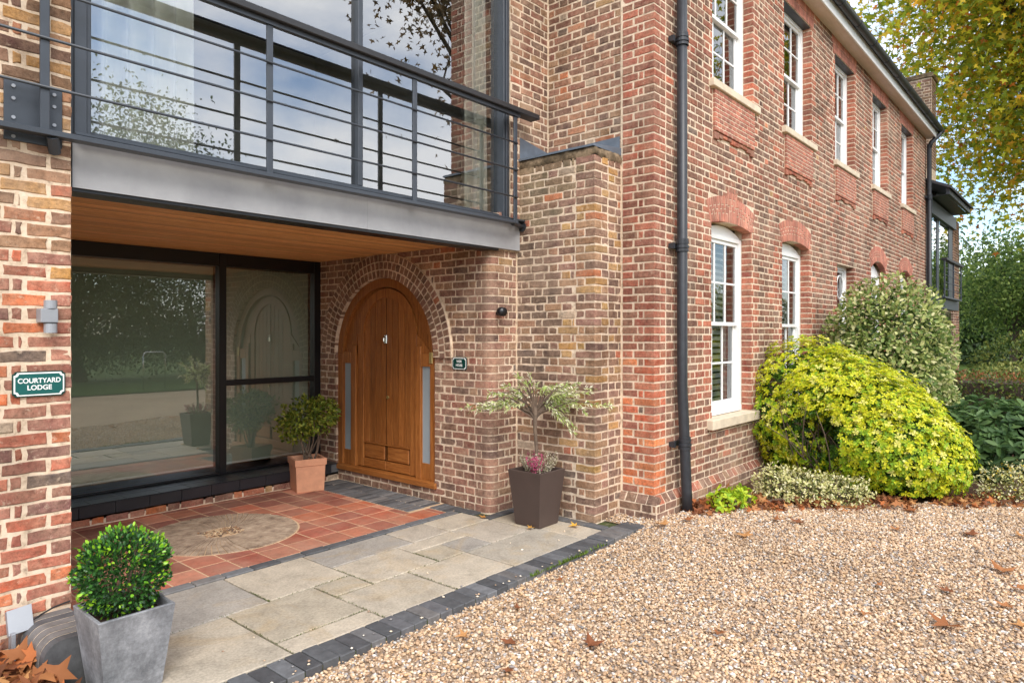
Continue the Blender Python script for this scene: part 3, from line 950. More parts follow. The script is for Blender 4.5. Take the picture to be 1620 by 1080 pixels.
def louvres(x0, x1, z0, z1, win, n=26):
    me = None
    for px0, px1 in ((x0, (x0 + x1) / 2 - 0.004), ((x0 + x1) / 2 + 0.004, x1)):
        fm = MB()
        fm.box(px0, px0 + 0.045, 0.27, 0.295, z0, z1); fm.box(px1 - 0.045, px1, 0.27, 0.295, z0, z1)
        fm.build('shutter_frame', MATS['white_paint'], win)
        for i in range(n):
            m = MB(); zc = z0 + (z1 - z0) * (i + 0.5) / n; hh = (z1 - z0) / n * 0.46
            m.add([(px0 + 0.045, 0.262, zc - hh * 0.55), (px1 - 0.045, 0.262, zc - hh * 0.55), (px1 - 0.045, 0.318, zc + hh * 0.55), (px0 + 0.045, 0.318, zc + hh * 0.55),
                   (px0 + 0.045, 0.266, zc - hh * 0.55 - 0.008), (px1 - 0.045, 0.266, zc - hh * 0.55 - 0.008), (px1 - 0.045, 0.322, zc + hh * 0.55 - 0.008), (px0 + 0.045, 0.322, zc + hh * 0.55 - 0.008)],
                  [(0, 1, 2, 3), (7, 6, 5, 4), (0, 4, 5, 1), (1, 5, 6, 2), (2, 6, 7, 3), (3, 7, 4, 0)])
            m.build('louvre', MATS['white_paint'], win)
for i, w in enumerate(LOW):
    win = sash(w[0] + 0.005, w[1] - 0.005, w[2], w[3] - 0.07, 0.115, 0.07 + w[4] * 0.8)
    sill(w[0] - 0.10, w[1] + 0.10, 0.715, 0.822, win, 0.07, (w[0] + w[1]) / 2 + 0.05)
    if i < 2: louvres(w[0] + 0.08, w[1] - 0.08, 0.92, 2.80, win)
win = sash(SMALL[0] + 0.005, SMALL[1] - 0.005, SMALL[2], SMALL[3], 0.115, 0, 1, 'one')
for cx in (6.02, 6.42):       # circular tracery
    m = MB(); pts = [(cx + 0.19 * math.cos(t), 0.125, 2.50 + 0.19 * math.sin(t)) for t in np.linspace(0, 2 * math.pi, 25)]
    m.tube(pts, 0.014, 6, caps=False); m.build('tracery_ring', MATS['white_paint'], win)
for x0, x1 in UPW:
    win = sash(x0 + 0.005, x1 - 0.005, UZ0, UZ1 - 0.012, 0.115)
    sill(x0 - 0.07, x1 + 0.11, 4.352, 4.438, win, 0.06)

# eaves
ev = MB(); ev.box(-0.05, FX1 + 0.05, -0.20, 0.02, ZT, ZT + 0.02); ev.build('soffit', MATS['soffit_paint'], house)
ev = MB(); ev.cbox(-0.05, FX1 + 0.06, -0.225, -0.20, ZT - 0.035, ZT + 0.15, 0.003); ev.build('fascia', MATS['white_paint'], house)
gm = MB()
prof = [(-0.235 - 0.06 + 0.062 * math.cos(t), 6.535 + 0.062 * math.sin(t)) for t in np.linspace(math.pi, 2 * math.pi, 9)]
gm.prism(prof + [(-0.235, 6.555), (-0.357, 6.555)], 'x', -0.05, FX1 + 0.02)
gut = gm.build('gutter', MATS['cast_iron'], house)
for i in range(15):
    g = MB(); x = 0.3 + i * 0.92
    prof2 = [(-0.295 + 0.070 * math.cos(t), 6.535 + 0.070 * math.sin(t)) for t in np.linspace(math.pi, 2 * math.pi, 9)]
    g.prism(prof2 + [(-0.225, 6.56), (-0.365, 6.56)], 'x', x, x + 0.055); g.build('gutter_bracket', MATS['cast_iron'], gut)
rm = MB()
rm.add([(-0.3, -0.33, 6.56), (FX1 + 0.3, -0.33, 6.56), (FX1 + 0.3, 3.2, 9.2), (-0.3, 3.2, 9.2), (FX1 + 0.3, 6.8, 6.56), (-0.3, 6.8, 6.56)], [(0, 1, 2, 3), (3, 2, 4, 5), (1, 4, 2), (0, 3, 5)])
rm.build('roof', MATS['roof_slate'], house, fix=False)
# chimney
chb = []
cx0, cx1, cy0, cy1 = 14.75, 15.35, 0.15, 0.75
chb += wall((cx0, cy0, 0), XP, YN, 0, cx1 - cx0, 6.0, 8.35, lambda a, z, j, k: bcol('butt'), wob=0.003)
chb += wall((cx0, cy0, 0), YP, XN, 0, cy1 - cy0, 6.0, 8.35, lambda a, z, j, k: bcol('butt'), wob=0.003)
cm = MB(); cm.box(cx0, cx1, cy0, cy1, 5.0, 8.36); chm = cm.build('chimney', MATS['mortar'], house)
mb = MB()
for B in chb:
    V, F = brick_geom(B, 0); mb.add(V, F, B['col'])
o = link('chimney_bricks', mb.mesh('chimney_bricks'), MATS['brick'], chm); o['kind'] = 'stuff'
cc = MB(); cc.cbox(cx0 - 0.04, cx1 + 0.04, cy0 - 0.04, cy1 + 0.04, 8.36, 8.47, 0.01); cc.build('chimney_cap', MATS['weathered_cap'], chm)

def downpipe(x, ztop, zbot, collars, label, far=False):
    d = MB(); r = 0.05
    pts = [(x, -0.085, ztop), (x, -0.09, 1.2), (x + 0.02, -0.125, 0.22), (x + 0.025, -0.13, zbot)]
    d.tube(pts, r, 16)
    o = d.build('downpipe', MATS['cast_iron'], None, smooth=True)
    tag(o, label, 'drainpipe', 'black downpipes on the long facade')
    for z in collars:
        c = MB(); yy = -0.088 if z > 1.2 else -0.088 - 0.035 * (1.2 - z) / 0.98
        xx = x if z > 1.2 else x + 0.02 * (1.2 - z) / 0.98
        for dz, rr in ((0, 0.062), (0.035, 0.066), (0.075, 0.062), (0.10, 0.058)):
            c.tube([(xx, yy, z + dz), (xx, yy, z + dz + 0.022)], rr, 16)
        c.tube([(xx, yy, z), (xx, yy, z + 0.115)], 0.056, 16)
        c.box(xx - 0.12, xx + 0.12, -0.03, -0.004, z + 0.03, z + 0.075)
        c.box(xx - 0.12, xx - 0.085, -0.06, -0.03, z + 0.025, z + 0.08)
        c.build('collar', MATS['cast_iron'], o)
    return o
downpipe(0.385, 7.0, 0.0, (0.62, 2.52, 4.50), 'tall black cast-iron downpipe beside the nearest corner of the brick house')
fd = downpipe(12.98, 6.2, 0.0, (2.4, 4.9), 'black downpipe at the far end of the long brick facade')
eb = MB(); eb.tube([(FX1 + 0.0, -0.295, 6.50), (FX1 - 0.02, -0.28, 6.42), (12.99, -0.12, 6.24), (12.98, -0.085, 6.1)], 0.05, 12); eb.build('swan_neck', MATS['cast_iron'], fd, smooth=True)

# =================================================================== BUTTRESS
BX, BY0, BY1, BZ = -0.456, 0.354, 1.292, 3.45
butt = empty('brick_buttress', (BX, BY0, 0))
tag(butt, 'weathered yellow-brown brick buttress with a lead cap beside the porch', 'buttress')
def bl_pal(a, z, j, k):   # a measured from front corner
    if z > 2.9 + 0.25 * math.sin(a * 7) and random.random() < 0.85: return bcol('moss', 0.02)
    if a > 0.48 and 1.2 < z < 2.75 and random.random() < 0.75: return bcol('buttdark', 0.02)
    if a < 0.35 and random.random() < 0.45 and z > 1.0: return bcol('buttyel', 0.02)
    return bcol('butt', 0.06)
bl = wall((BX, BY0, 0), YP, XN, 0, BY1 - BY0 - 0.01, 0, BZ - 0.1, bl_pal, ends=lambda k: (endsA(k), 0), wob=0.004, jitter=0.016, phase=0.03, sag=0.004)
bf = wall((BX, BY0, 0), XP, YN, 0, -BX - 0.008, 0, BZ - 0.1, lambda a, z, j, k: bcol('buttyel' if z > 0.8 and random.random() < 0.6 else 'butt', 0.05), ends=lambda k: (endsB(k), 0), wob=0.004, jitter=0.014)
bc = corner_bricks((BX, BY0, 0), YP, XN, XP, YN, 0, BZ - 0.1, lambda k: bcol('buttyel' if random.random() < 0.4 else 'butt', 0.05), wob=0.004)
m = MB()
m.quad((BX, BY0, -0.16), (BX, BY1 + 0.02, -0.16), (BX, BY1 + 0.02, BZ - 0.1), (BX, BY0, BZ - 0.1))
m.quad((BX, BY0, -0.16), (0.01, BY0, -0.16), (0.01, BY0, BZ - 0.1), (BX, BY0, BZ - 0.1))
bw = m.build('wall', MATS['mortar'], butt, fix=False)
place_bricks(bl + bf + bc, bw, limit=300)
m = MB()
def rag(z): return z + jit(0.012)
ys = np.linspace(BY0 - 0.012, BY1, 9); xs = np.linspace(BX - 0.012, 0.0, 6)
ring = [(0.0, BY0)] + [(xx, BY0) for xx in np.linspace(-0.05, BX + 0.02, 12)] + [(BX, BY0 + 0.01)] + [(BX, yy) for yy in np.linspace(BY0 + 0.06, BY1, 22)]
nR = len(ring); V = []
for lev, (zz, o) in enumerate(((BZ - 0.085, 0.002), (BZ - 0.062, 0.010), (BZ - 0.03, 0.008), (BZ - 0.002, -0.004), (BZ + 0.012, -0.04))):
    for (xx, yy) in ring:
        ox = -o if xx < -0.02 and yy > BY0 else (-o * .5 if xx < BX + .03 else 0); oy = -o if yy <= BY0 + .012 else 0
        V.append((xx + ox + jit(.006), yy + oy + jit(.006), zz + jit(.012 if lev < 4 else .006)))
F = [(l * nR + i, l * nR + i + 1, (l + 1) * nR + i + 1, (l + 1) * nR + i) for l in range(4) for i in range(nR - 1)]
m.add(V, F); m.build('mortar_capping', MATS['weathered_cap'], butt, smooth=True)
lead = MB()
zc0 = BZ + 0.015
lead.add([(BX - 0.02, BY0 - 0.0, zc0), (BX - 0.02, BY1, zc0), (0.0, BY1 - 0.05, zc0 + 0.11), (0.0, BY0, zc0 + 0.05),
          (BX - 0.02, BY0, zc0 - 0.02), (BX - 0.02, BY1, zc0 - 0.02), (0.005, BY0, zc0 - 0.02),
          ], [(0, 1, 2, 3), (0, 4, 5, 1), (0, 3, 6, 4)])
lead.quad((0.006, BY0 + 0.02, zc0 + 0.03), (0.006, 1.245, zc0 + 0.05), (0.006, 1.245, zc0 + 0.15), (0.006, BY0 + 0.02, zc0 + 0.17))
lead.quad((-0.46, 1.243, zc0), (0.0, 1.243, zc0 + 0.05), (0.0, 1.243, zc0 + 0.15), (-0.46, 1.243, zc0 + 0.22))
lead.build('lead_flashing', MATS['lead'], butt, fix=False)

# =================================================================== ENTRANCE WALL with arched door
EX = -0.84                     # plane of the door wall (faces -X)
EY0, EY1 = 1.292, 4.30
CEIL = 2.61
DCY, DR = 2.935, 0.865         # door centre and half width
DZS = 1.49                     # springing
DSILL = 0.13
RO = 1.128
ent = empty('entrance_wall', (EX, DCY, 0))
tag(ent, 'brick porch wall holding the arched oak front door', 'wall')
def d_holes(z):
    if z < DSILL: return []
    if z < DZS: return [(DCY - DR - (0.0), DCY + DR, 1)]
    if z < DZS + RO:
        h = math.sqrt(RO * RO - (z - DZS) ** 2)
        return [(DCY - h - 0.004, DCY + h + 0.004, 0)]
    return []
RB = 0.08      # bullnose radius of the outer corner
dwl = wall((EX, 0, 0), YP, XN, EY0 + RB, EY1, 0, 2.625, lambda a, z, j, k: bcol('door', 0.035), holes=d_holes, ends=lambda k: (0.035 if k % 2 else 0.125, 0), wob=0.0035, jitter=0.014, phase=0.07, sag=0.003)
ret = wall((EX + RB, EY0, 0), XP, YN, 0, BX - EX - RB - 0.004, 0, 2.90, lambda a, z, j, k: bcol('door', 0.05), ends=lambda k: (0.125 if k % 2 else 0.035, 0), wob=0.0035, jitter=0.012, phase=0.02)
m = MB()
# mortar backing: below sill, both sides, above the arch (strips)
def dq(y0, y1, z0, z1): m.quad((EX, y0, z0), (EX, y1, z0), (EX, y1, z1), (EX, y0, z1))
dq(EY0 + RB, DCY - RO, -0.16, 2.9); dq(DCY + RO, EY1, -0.16, 2.9); dq(DCY - RO, DCY + RO, -0.16, DSILL)
dq(DCY - RO, DCY - DR, DSILL, DZS); dq(DCY + DR, DCY + RO, DSILL, DZS)
N = 40
for i in range(N):
    ya, yb = DCY - RO + 2 * RO * i / N, DCY - RO + 2 * RO * (i + 1) / N
    za = DZS + math.sqrt(max(0, DR ** 2 - (ya - DCY) ** 2)); zb = DZS + math.sqrt(max(0, DR ** 2 - (yb - DCY) ** 2))
    m.quad((EX, ya, za), (EX, yb, zb), (EX, yb, 2.9), (EX, ya, 2.9))
for yy in (DCY - DR, DCY + DR):
    m.quad((EX, yy, DSILL), (EX + 0.2, yy, DSILL), (EX + 0.2, yy, DZS), (EX, yy, DZS))
m.quad((EX + RB, EY0, -0.16), (BX + 0.02, EY0, -0.16), (BX + 0.02, EY0, 2.9), (EX + RB, EY0, 2.9))
arc = [(EX + RB - RB * math.cos(t), EY0 + RB - RB * math.sin(t)) for t in np.linspace(0, math.pi / 2, 9)]
for (xa, ya), (xb, yb) in zip(arc[:-1], arc[1:]): m.quad((xa, ya, -0.16), (xb, yb, -0.16), (xb, yb, 2.9), (xa, ya, 2.9))
ew = m.build('wall', MATS['mortar'], ent, fix=False)
place_bricks(dwl + ret, ew, limit=270, hide=lambda B: B['c'].y > 3.35 and B['c'].z < 0.9)
for k in range(0, int(2.55 / CW)):     # rounded corner bricks
    z0, z1 = k * CW + 0.0055, (k + 1) * CW - 0.0055
    ly, lx = (0.028, 0.118) if k % 2 else (0.118, 0.028)
    rr = RB + 0.004 + jit(0.0015)
    pl = [(EX - 0.004, EY0 + RB + ly)] + [(EX + RB - rr * math.cos(t), EY0 + RB - rr * math.sin(t)) for t in np.linspace(0, math.pi / 2, 7)] + [(EX + RB + lx, EY0 - 0.004), (EX + RB + lx, EY0 + 0.05), (EX + 0.05, EY0 + RB + ly)]
    mb = MB(); mb.prism(pl, 'z', z0 + jit(0.001), z1 + jit(0.001), bcol('door', 0.06))
    mb.build('bullnose_brick', MATS['brick'], ew, smooth=False)
# three rings of arch headers, standing proud; ring bricks continue down the jambs as short headers
rings = []
rt = (RO - DR) / 3
for r in range(3):
    ra = DR + rt * (r + 0.5); rin = DR + rt * r
    pr = 0.030
    nb = int(round(math.pi * ra / 0.072))
    for i in range(nb):
        t = math.pi * (i + 0.5 + (0.25 if r == 1 else 0)) / nb
        if t > math.pi: continue
        d = V3(0, math.cos(t), math.sin(t)); tg = V3(0, -math.sin(t), math.cos(t))
        rings.append(dict(c=V3(EX, DCY, DZS) + d * (ra - (0.004 if r == 0 else 0)), u=tg, v=d, n=XN, w=math.pi * ra / nb - 0.015, h=rt - (0.008 if r == 0 else 0.012), d=0.1, proud=pr + jit(0.003), col=bcol('arch', 0.02), wob=0.0025))
rb = MB()
# mortar body of the ring (proud of the wall)
M = 48
for i in range(M):
    t0, t1 = math.pi * i / M, math.pi * (i + 1) / M
    def rp(rad, t, x): return (x, DCY + rad * math.cos(t), DZS + rad * math.sin(t))
    xf = EX - 0.025
    rb.quad(rp(DR, t0, xf), rp(DR, t1, xf), rp(RO, t1, xf), rp(RO, t0, xf))
    rb.quad(rp(RO, t0, xf), rp(RO, t1, xf), rp(RO, t1, EX), rp(RO, t0, EX))
    rb.quad(rp(DR, t0, xf), rp(DR, t1, xf), rp(DR, t1, EX + 0.2), rp(DR, t0, EX + 0.2))
ring = rb.build('door_arch', MATS['mortar'], ent, fix=False)
place_bricks(rings, ring, limit=150, name='arch_brick', rest='arch_brick_field')

# ---- oak door set
XD = EX + 0.022
def arcpts(r, zc, n=24, a0=0, a1=math.pi): return [(DCY + r * math.cos(t), zc + r * math.sin(t)) for t in np.linspace(a0, a1, n)]
fr = MB()
# outer frame: jambs + arched head (annulus), sill
for s in (-1, 1):
    y0, y1 = sorted((DCY + s * (DR - 0.004), DCY + s * (DR - 0.098)))
    fr.cbox(XD, XD + 0.11, y0, y1, DSILL + 0.06, DZS, 0.004)
for i in range(36):
    t0, t1 = math.pi * i / 36, math.pi * (i + 1) / 36
    ro, ri = DR - 0.004, DR - 0.10
    q = [(DCY + ro * math.cos(t0), DZS + ro * math.sin(t0)), (DCY + ro * math.cos(t1), DZS + ro * math.sin(t1)), (DCY + ri * math.cos(t1), DZS + ri * math.sin(t1)), (DCY + ri * math.cos(t0), DZS + ri * math.sin(t0))]
    fr.prism(q, 'x', XD, XD + 0.11, (0.86, 0.86, 0.86))  # arched head tinted darker: shade at the door top put into the colour
dframe = fr.build('door_frame', MATS['oak'], ent)
sl = MB(); sl.cbox(EX - 0.03, XD + 0.12, DCY - DR - 0.03, DCY + DR + 0.04, DSILL, DSILL + 0.062, 0.006); sl.build('door_sill', MATS['oak_across'], ent)
LW = 0.515; LZ0 = DSILL + 0.07; LZS = 1.725
# side lights: posts, rails, glass
for s in (-1, 1):
    def yb(a, b): return sorted((DCY + s * a, DCY + s * b))
    p = MB(); y0, y1 = yb(LW + 0.012, LW + 0.095); p.cbox(XD + 0.005, XD + 0.10, y0, y1, LZ0 - 0.01, DZS + 0.11, 0.004); p.build('mullion', MATS['oak'], dframe)
    y0, y1 = yb(LW + 0.097, DR - 0.10)
    p = MB(); p.cbox(XD + 0.02, XD + 0.09, y0, y1, LZ0 - 0.01, 0.365, 0.004, (0.95, 0.95, 0.95)); p.build('side_panel', MATS['oak'], dframe)
    p = MB(); p.cbox(XD + 0.002, XD + 0.10, y0, y1, 1.385, 1.52, 0.004, (1.05, 1.05, 1.05)); p.build('transom', MATS['oak'], dframe)
    ya, yb_ = yb(LW + 0.097, LW + 0.107); p = MB(); p.box(XD + 0.012, XD + 0.08, ya, yb_, 0.365, 1.385); ya2, yb2 = yb(DR - 0.10, DR - 0.112); p.box(XD + 0.012, XD + 0.08, ya2, yb2, 0.365, 1.385); p.build('side_light_bead', MATS['oak'], dframe)
    p = MB(); p.box(XD + 0.026, XD + 0.034, y0, y1, 0.365, 1.385); p.build('side_light', MATS['frosted'], dframe)
# head panel filling between leaf arch and frame arch
hp = MB(); n = 24
ro = DR - 0.085
for i in range(n):
    t0, t1 = math.pi * i / n, math.pi * (i + 1) / n
    def op(t):
        y = DCY + (LW + 0.012) * math.cos(t); z = LZS + (LW + 0.012) * math.sin(t); return (y, z)
    def oo(t): return (DCY + ro * math.cos(t), DZS + 0.01 + ro * math.sin(t))
    hp.prism([op(t0), op(t1), oo(t1), oo(t0)], 'x', XD + 0.045, XD + 0.09, (0.86, 0.86, 0.86))  # upper panel toned down too, the same shade painted into the oak
hp.prism([(DCY + LW + 0.012, DZS + 0.01), (DCY + ro, DZS + 0.01), (DCY + LW + 0.012, LZS)], 'x', XD + 0.03, XD + 0.09)
hp.prism([(DCY - LW - 0.012, DZS + 0.01), (DCY - ro, DZS + 0.01), (DCY - LW - 0.012, LZS)], 'x', XD + 0.03, XD + 0.09)
hp.build('head_panel', MATS['oak'], dframe)
# leaf
XL = XD + 0.032
lf = MB()
def leafout(r, zs, z0): return [(DCY + r, z0)] + arcpts(r, zs) + [(DCY - r, z0)]
lf.prism(leafout(LW + 0.03, LZS, LZ0 - 0.02), 'x', XL + 0.032, XL + 0.06, (0.30, 0.30, 0.30))
leaf = lf.build('door_leaf', MATS['oak'], ent)
st = MB()        # stiles and arched top rail (annulus), proud of the boards
for i in range(28):
    t0, t1 = math.pi * i / 28, math.pi * (i + 1) / 28
    ri = LW - 0.105
    st.prism([(DCY + LW * math.cos(t0), LZS + LW * math.sin(t0)), (DCY + LW * math.cos(t1), LZS + LW * math.sin(t1)), (DCY + ri * math.cos(t1), LZS + ri * math.sin(t1)), (DCY + ri * math.cos(t0), LZS + ri * math.sin(t0))], 'x', XL, XL + 0.03)
st.build('arched_rail', MATS['oak'], leaf)
for s in (-1, 1):
    y0, y1 = sorted((DCY + s * LW, DCY + s * (LW - 0.105)))
    p = MB(); p.cbox(XL, XL + 0.03, y0, y1, LZ0, LZS, 0.003); p.build('stile', MATS['oak'], leaf)
    y0, y1 = sorted((DCY + s * 0.003, DCY + s * (LW - 0.106)))
    p = MB(); p.cbox(XL + 0.001, XL + 0.03, y0, y1, LZ0 + 0.002, LZ0 + 0.10, 0.004); p.build('bottom_rail', MATS['oak_across'], leaf)
    p = MB(); p.cbox(XL + 0.010, XL + 0.03, y0 + 0.03, y1 - 0.01, LZ0 + 0.105, LZ0 + 0.27, 0.01); p.build('panel', MATS['oak_across'], leaf)
    p = MB(); p.cbox(XL + 0.002, XL + 0.03, y0, y1, LZ0 + 0.275, LZ0 + 0.29, 0.003); p.build('panel_bead', MATS['oak_across'], leaf)
p = MB(); p.box(XL + 0.008, XL + 0.03, DCY - 0.004, DCY + 0.004, LZ0, LZS + LW - 0.11, (0.35, 0.35, 0.35)); p.build('meeting_joint', MATS['oak'], leaf)
nb = 8; bw_ = (2 * (LW - 0.107)) / nb
for i in range(nb):
    y0 = DCY - (LW - 0.107) + i * bw_; y1 = y0 + bw_
    rr = LW - 0.104
    def top(y): return LZS + math.sqrt(max(0, rr ** 2 - (y - DCY) ** 2))
    g = random.uniform(0.80, 1.12)
    ys = np.linspace(y0 + 0.004, y1 - 0.004, 5)
    p = MB(); p.prism([(y0 + 0.004, LZ0 + 0.292), (y1 - 0.004, LZ0 + 0.292)] + [(y, top(y)) for y in ys[::-1]], 'x', XL + 0.014, XL + 0.031, (g, g, g))
    p.build('plank', MATS['oak'], leaf)
kn = MB(); kn.cbox(XL - 0.008, XL + 0.016, DCY - 0.022, DCY + 0.022, 1.62, 1.72, 0.006); kn.tube([(XL - 0.012, DCY + 0.012, 1.70), (XL - 0.030, DCY, 1.68), (XL - 0.030, DCY, 1.645)], 0.010, 8); kn.build('knocker', MATS['chrome'], leaf, smooth=False)
kh = MB(); kh.tube([(XL + 0.02, DCY - 0.03, 1.02), (XL - 0.004, DCY - 0.03, 1.02)], 0.018, 12); kh.build('lock', MATS['brass'], leaf)
eb = MB(); eb.cbox(XD - 0.012, XD + 0.004, DCY - DR + 0.055, DCY - DR + 0.105, 1.42, 1.54, 0.004); eb.build('entry_box', MATS['brass'], dframe)

# =================================================================== PIER at the left
PX1, PY = -4.39, 1.20
pier = empty('brick_pier', (PX1, PY, 0))
tag(pier, 'tall multicoloured brick pier with wide pale joints at the left of the porch', 'pier')
def p_pal(a, z, j, k): return bcol('piertop' if z > 2.25 + jit(0.25) else 'pier', 0.05)
PW = 1.8
pf = wall((PX1 - PW, PY, 0), XP, YN, 0, PW, 0, 5.9, p_pal, ends=lambda k: (0, endsA(k)), wob=0.0042, jitter=0.016, joint=0.0165, phase=-0.045, sag=0.003)
pc = []
for k in range(0, int(5.9 / CW)):
    zc = k * CW + CW / 2
    if k % 2 == 0: pc.append(dict(c=V3(PX1 - 0.107 + 0.004, PY, zc), u=XP, v=UPZ, n=YN, w=0.205, h=0.0595, d=0.1, proud=0.004 + jit(0.002), col=p_pal(0, zc, 0, k), wob=0.004))
    else: pc.append(dict(c=V3(PX1 - 0.051 + 0.004, PY, zc), u=XP, v=UPZ, n=YN, w=0.096, h=0.0595, d=0.2, proud=0.004 + jit(0.002), col=p_pal(0, zc, 0, k), wob=0.004))
ps = wall((PX1, PY, 0), YP, XP, 0.22, 3.0, 0, 2.6, lambda a, z, j, k: bcol('pier', 0.05), wob=0.003)
m = MB(); m.quad((PX1 - PW, PY, -0.16), (PX1, PY, -0.16), (PX1, PY, 6.2), (PX1 - PW, PY, 6.2)); m.quad((PX1, PY, -0.16), (PX1, 4.3, -0.16), (PX1, 4.3, 6.2), (PX1, PY, 6.2))
pw = m.build('wall', MATS['mortar'], pier, fix=False)
place_bricks(pf + pc + ps, pw, limit=300)

# =================================================================== PORCH: beam, ceiling, balcony
beam = empty('porch_beam', (-2.4, 1.25, 2.55))
tag(beam, 'painted grey steel beam spanning the porch under the balcony', 'beam')
BXL, BXR = -4.375, -0.462
m = MB(); m.box(BXL + 0.004, -2.33, 1.242, 1.285, 2.555, 2.835); m.box(-2.328, BXR, 1.243, 1.285, 2.555, 2.835); m.build('web', MATS['beam_paint'], beam)
m = MB(); m.cbox(BXL, BXR + 0.002, 1.17, 1.30, 2.836, 2.852, 0.003); m.build('top_flange', MATS['anthracite'], beam)
m = MB(); m.cbox(BXL + 0.004, BXR - 0.3, 1.252, 1.42, 2.532, 2.553, 0.003); m.build('bottom_trim', MATS['black_frame'], beam)
m = MB(); m.box(BXL - 0.0, BXL + 0.0035, 1.235, 1.29, 2.55, 2.835); m.build('end_plate', MATS['anthracite'], beam)

ceil = empty('porch_ceiling', (-2.6, 2.8, CEIL))
tag(ceil, 'honey-coloured timber boarded ceiling over the porch', 'ceiling')
y = 1.30; i = 0
while y < 4.2:
    g = random.uniform(0.78, 1.15)
    m = MB(); m.cbox(-4.385, EX - 0.002, y, y + 0.091, CEIL + jit(0.0006), CEIL + 0.02, 0.003, (g, g * random.uniform(0.96, 1.03), g)); m.build('board', MATS['cedar'], ceil)
    y += 0.097
m = MB(); m.box(-4.38, EX, 1.30, 4.3, CEIL + 0.021, CEIL + 0.10); m.build('deck', MATS['black_frame'], ceil)

bal = empty('balcony_railing', (-2.6, 1.10, 2.80))
tag(bal, 'dark metal balcony railing with flat handrail and thin horizontal rods', 'railing')
RY = 1.12
m = MB(); m.cbox(-6.2, -0.66, RY - 0.03, RY + 0.045, 2.785, 2.815, 0.003); m.build('bottom_rail', MATS['anthracite'], bal)
hb = MB()
hb.cbox(-6.2, -0.36, RY - 0.055, RY + 0.065, 3.845, 3.895, 0.006); hb.build('handrail', MATS['handrail_paint'], bal)
m = MB(); m.box(-6.2, -0.62, RY - 0.02, RY + 0.02, 3.815, 3.845); m.build('handrail_bar', MATS['anthracite'], bal)
for px in (-5.83, -4.535, -3.235, -1.945, -0.672):
    m = MB(); m.cbox(px - 0.022, px + 0.022, RY - 0.008, RY + 0.012, 2.815, 3.815, 0.003); m.build('post', MATS['anthracite'], bal)
for z in (3.04, 3.30, 3.56):
    m = MB(); m.tube([(-6.2, RY - 0.016, z), (-3.0, RY - 0.016, z), (-0.66, RY - 0.016, z)], 0.0085, 8); m.build('rod', MATS['anthracite'], bal, smooth=True)
m = MB(); m.tube([(-0.70, RY + 0.01, 2.79), (-0.50, RY + 0.08, 2.79), (-0.458, RY + 0.09, 2.79)], 0.022, 10); m.tube([(-0.47, RY + 0.09, 2.79), (-0.459, RY + 0.09, 2.79)], 0.05, 12); m.build('end_bracket', MATS['cast_iron'], bal)
m = MB(); m.tube([(-4.50, RY, 2.79), (-4.47, 1.19, 2.72)], 0.03, 8); m.build('stay_bracket', MATS['anthracite'], bal)

pp = empty('steel_plate', (-4.55, 1.19, 2.85))
tag(pp, 'dark bolted steel plate fixed high on the left brick pier', 'plate')
m = MB(); m.cbox(-4.70, -4.435, 1.183, 1.196, 2.745, 3.06, 0.003); m.build('plate', MATS['anthracite'], pp)
for bx in (-4.66, -4.475):
    for bz in (2.765, 2.865, 2.965, 3.03):
        m = MB(); m.tube([(bx, 1.184, bz), (bx, 1.176, bz)], 0.0095, 10); m.build('bolt', MATS['grey_metal'], pp)

# upper glazing behind the balcony
ug = empty('balcony_glazing', (-2.4, 1.36, 2.86))
tag(ug, 'large dark-framed balcony glazing reflecting the cloudy sky', 'window')
GY = 1.345
for a, b, z0, z1 in ((-4.385, -4.27, 2.853, 5.6), (-0.685, -0.603, 2.853, 5.6)):
    m = MB(); m.cbox(a, b, GY - 0.088, GY + 0.05, z0, z1, 0.004)
    m.cbox(a + 0.025, b - 0.025, GY - 0.10, GY - 0.089, z0, z1, 0.003); m.build('frame_upright', MATS['anthracite'], ug)
m = MB(); m.cbox(-2.375, -2.33, GY - 0.05, GY + 0.05, 2.90, 5.6, 0.004); m.build('mullion', MATS['anthracite'], ug)
m = MB(); m.cbox(-4.268, -0.687, GY - 0.055, GY + 0.06, 2.853, 2.898, 0.004); m.build('bottom_frame', MATS['anthracite'], ug)
m = MB(); m.cbox(-4.268, -0.687, GY - 0.055, GY + 0.06, 5.602, 5.70, 0.004); m.build('top_frame', MATS['anthracite'], ug)
for a, b in ((-4.268, -2.377), (-2.328, -0.687)):
    m = MB(); m.add([(a, GY, 2.90), (b, GY, 2.90), (b, GY, 5.6), (a, GY, 5.6)], [(0, 1, 2, 3)]); m.build('pane', MATS['glass_upper'], ug, fix=False)
ur = MB()
ur.add([(-4.37, 1.42, 2.85), (-0.02, 1.42, 2.85), (-0.02, 5.5, 2.85), (-4.37, 5.5, 2.85), (-4.37, 1.42, 5.8), (-0.02, 1.42, 5.8), (-0.02, 5.5, 5.8), (-4.37, 5.5, 5.8)],
       [(0, 1, 2, 3), (4, 7, 6, 5), (1, 5, 6, 2), (2, 6, 7, 3), (3, 7, 4, 0)])
ur.box(-0.62, -0.02, 1.40, 1.42, 2.85, 5.8)
o = ur.build('upper_room', MATS['interior'], None, fix=False); o['kind'] = 'structure'
m = MB(); m.box(-4.8, 0.3, 1.15, 6.0, 5.72, 5.95); m.quad((-6, 0.9, 5.95), (0, 0.9, 5.95), (0, 6, 8.2), (-6, 6, 8.2)); o = m.build('wing_roof', MATS['roof_slate'], None, fix=False); o['kind'] = 'structure'
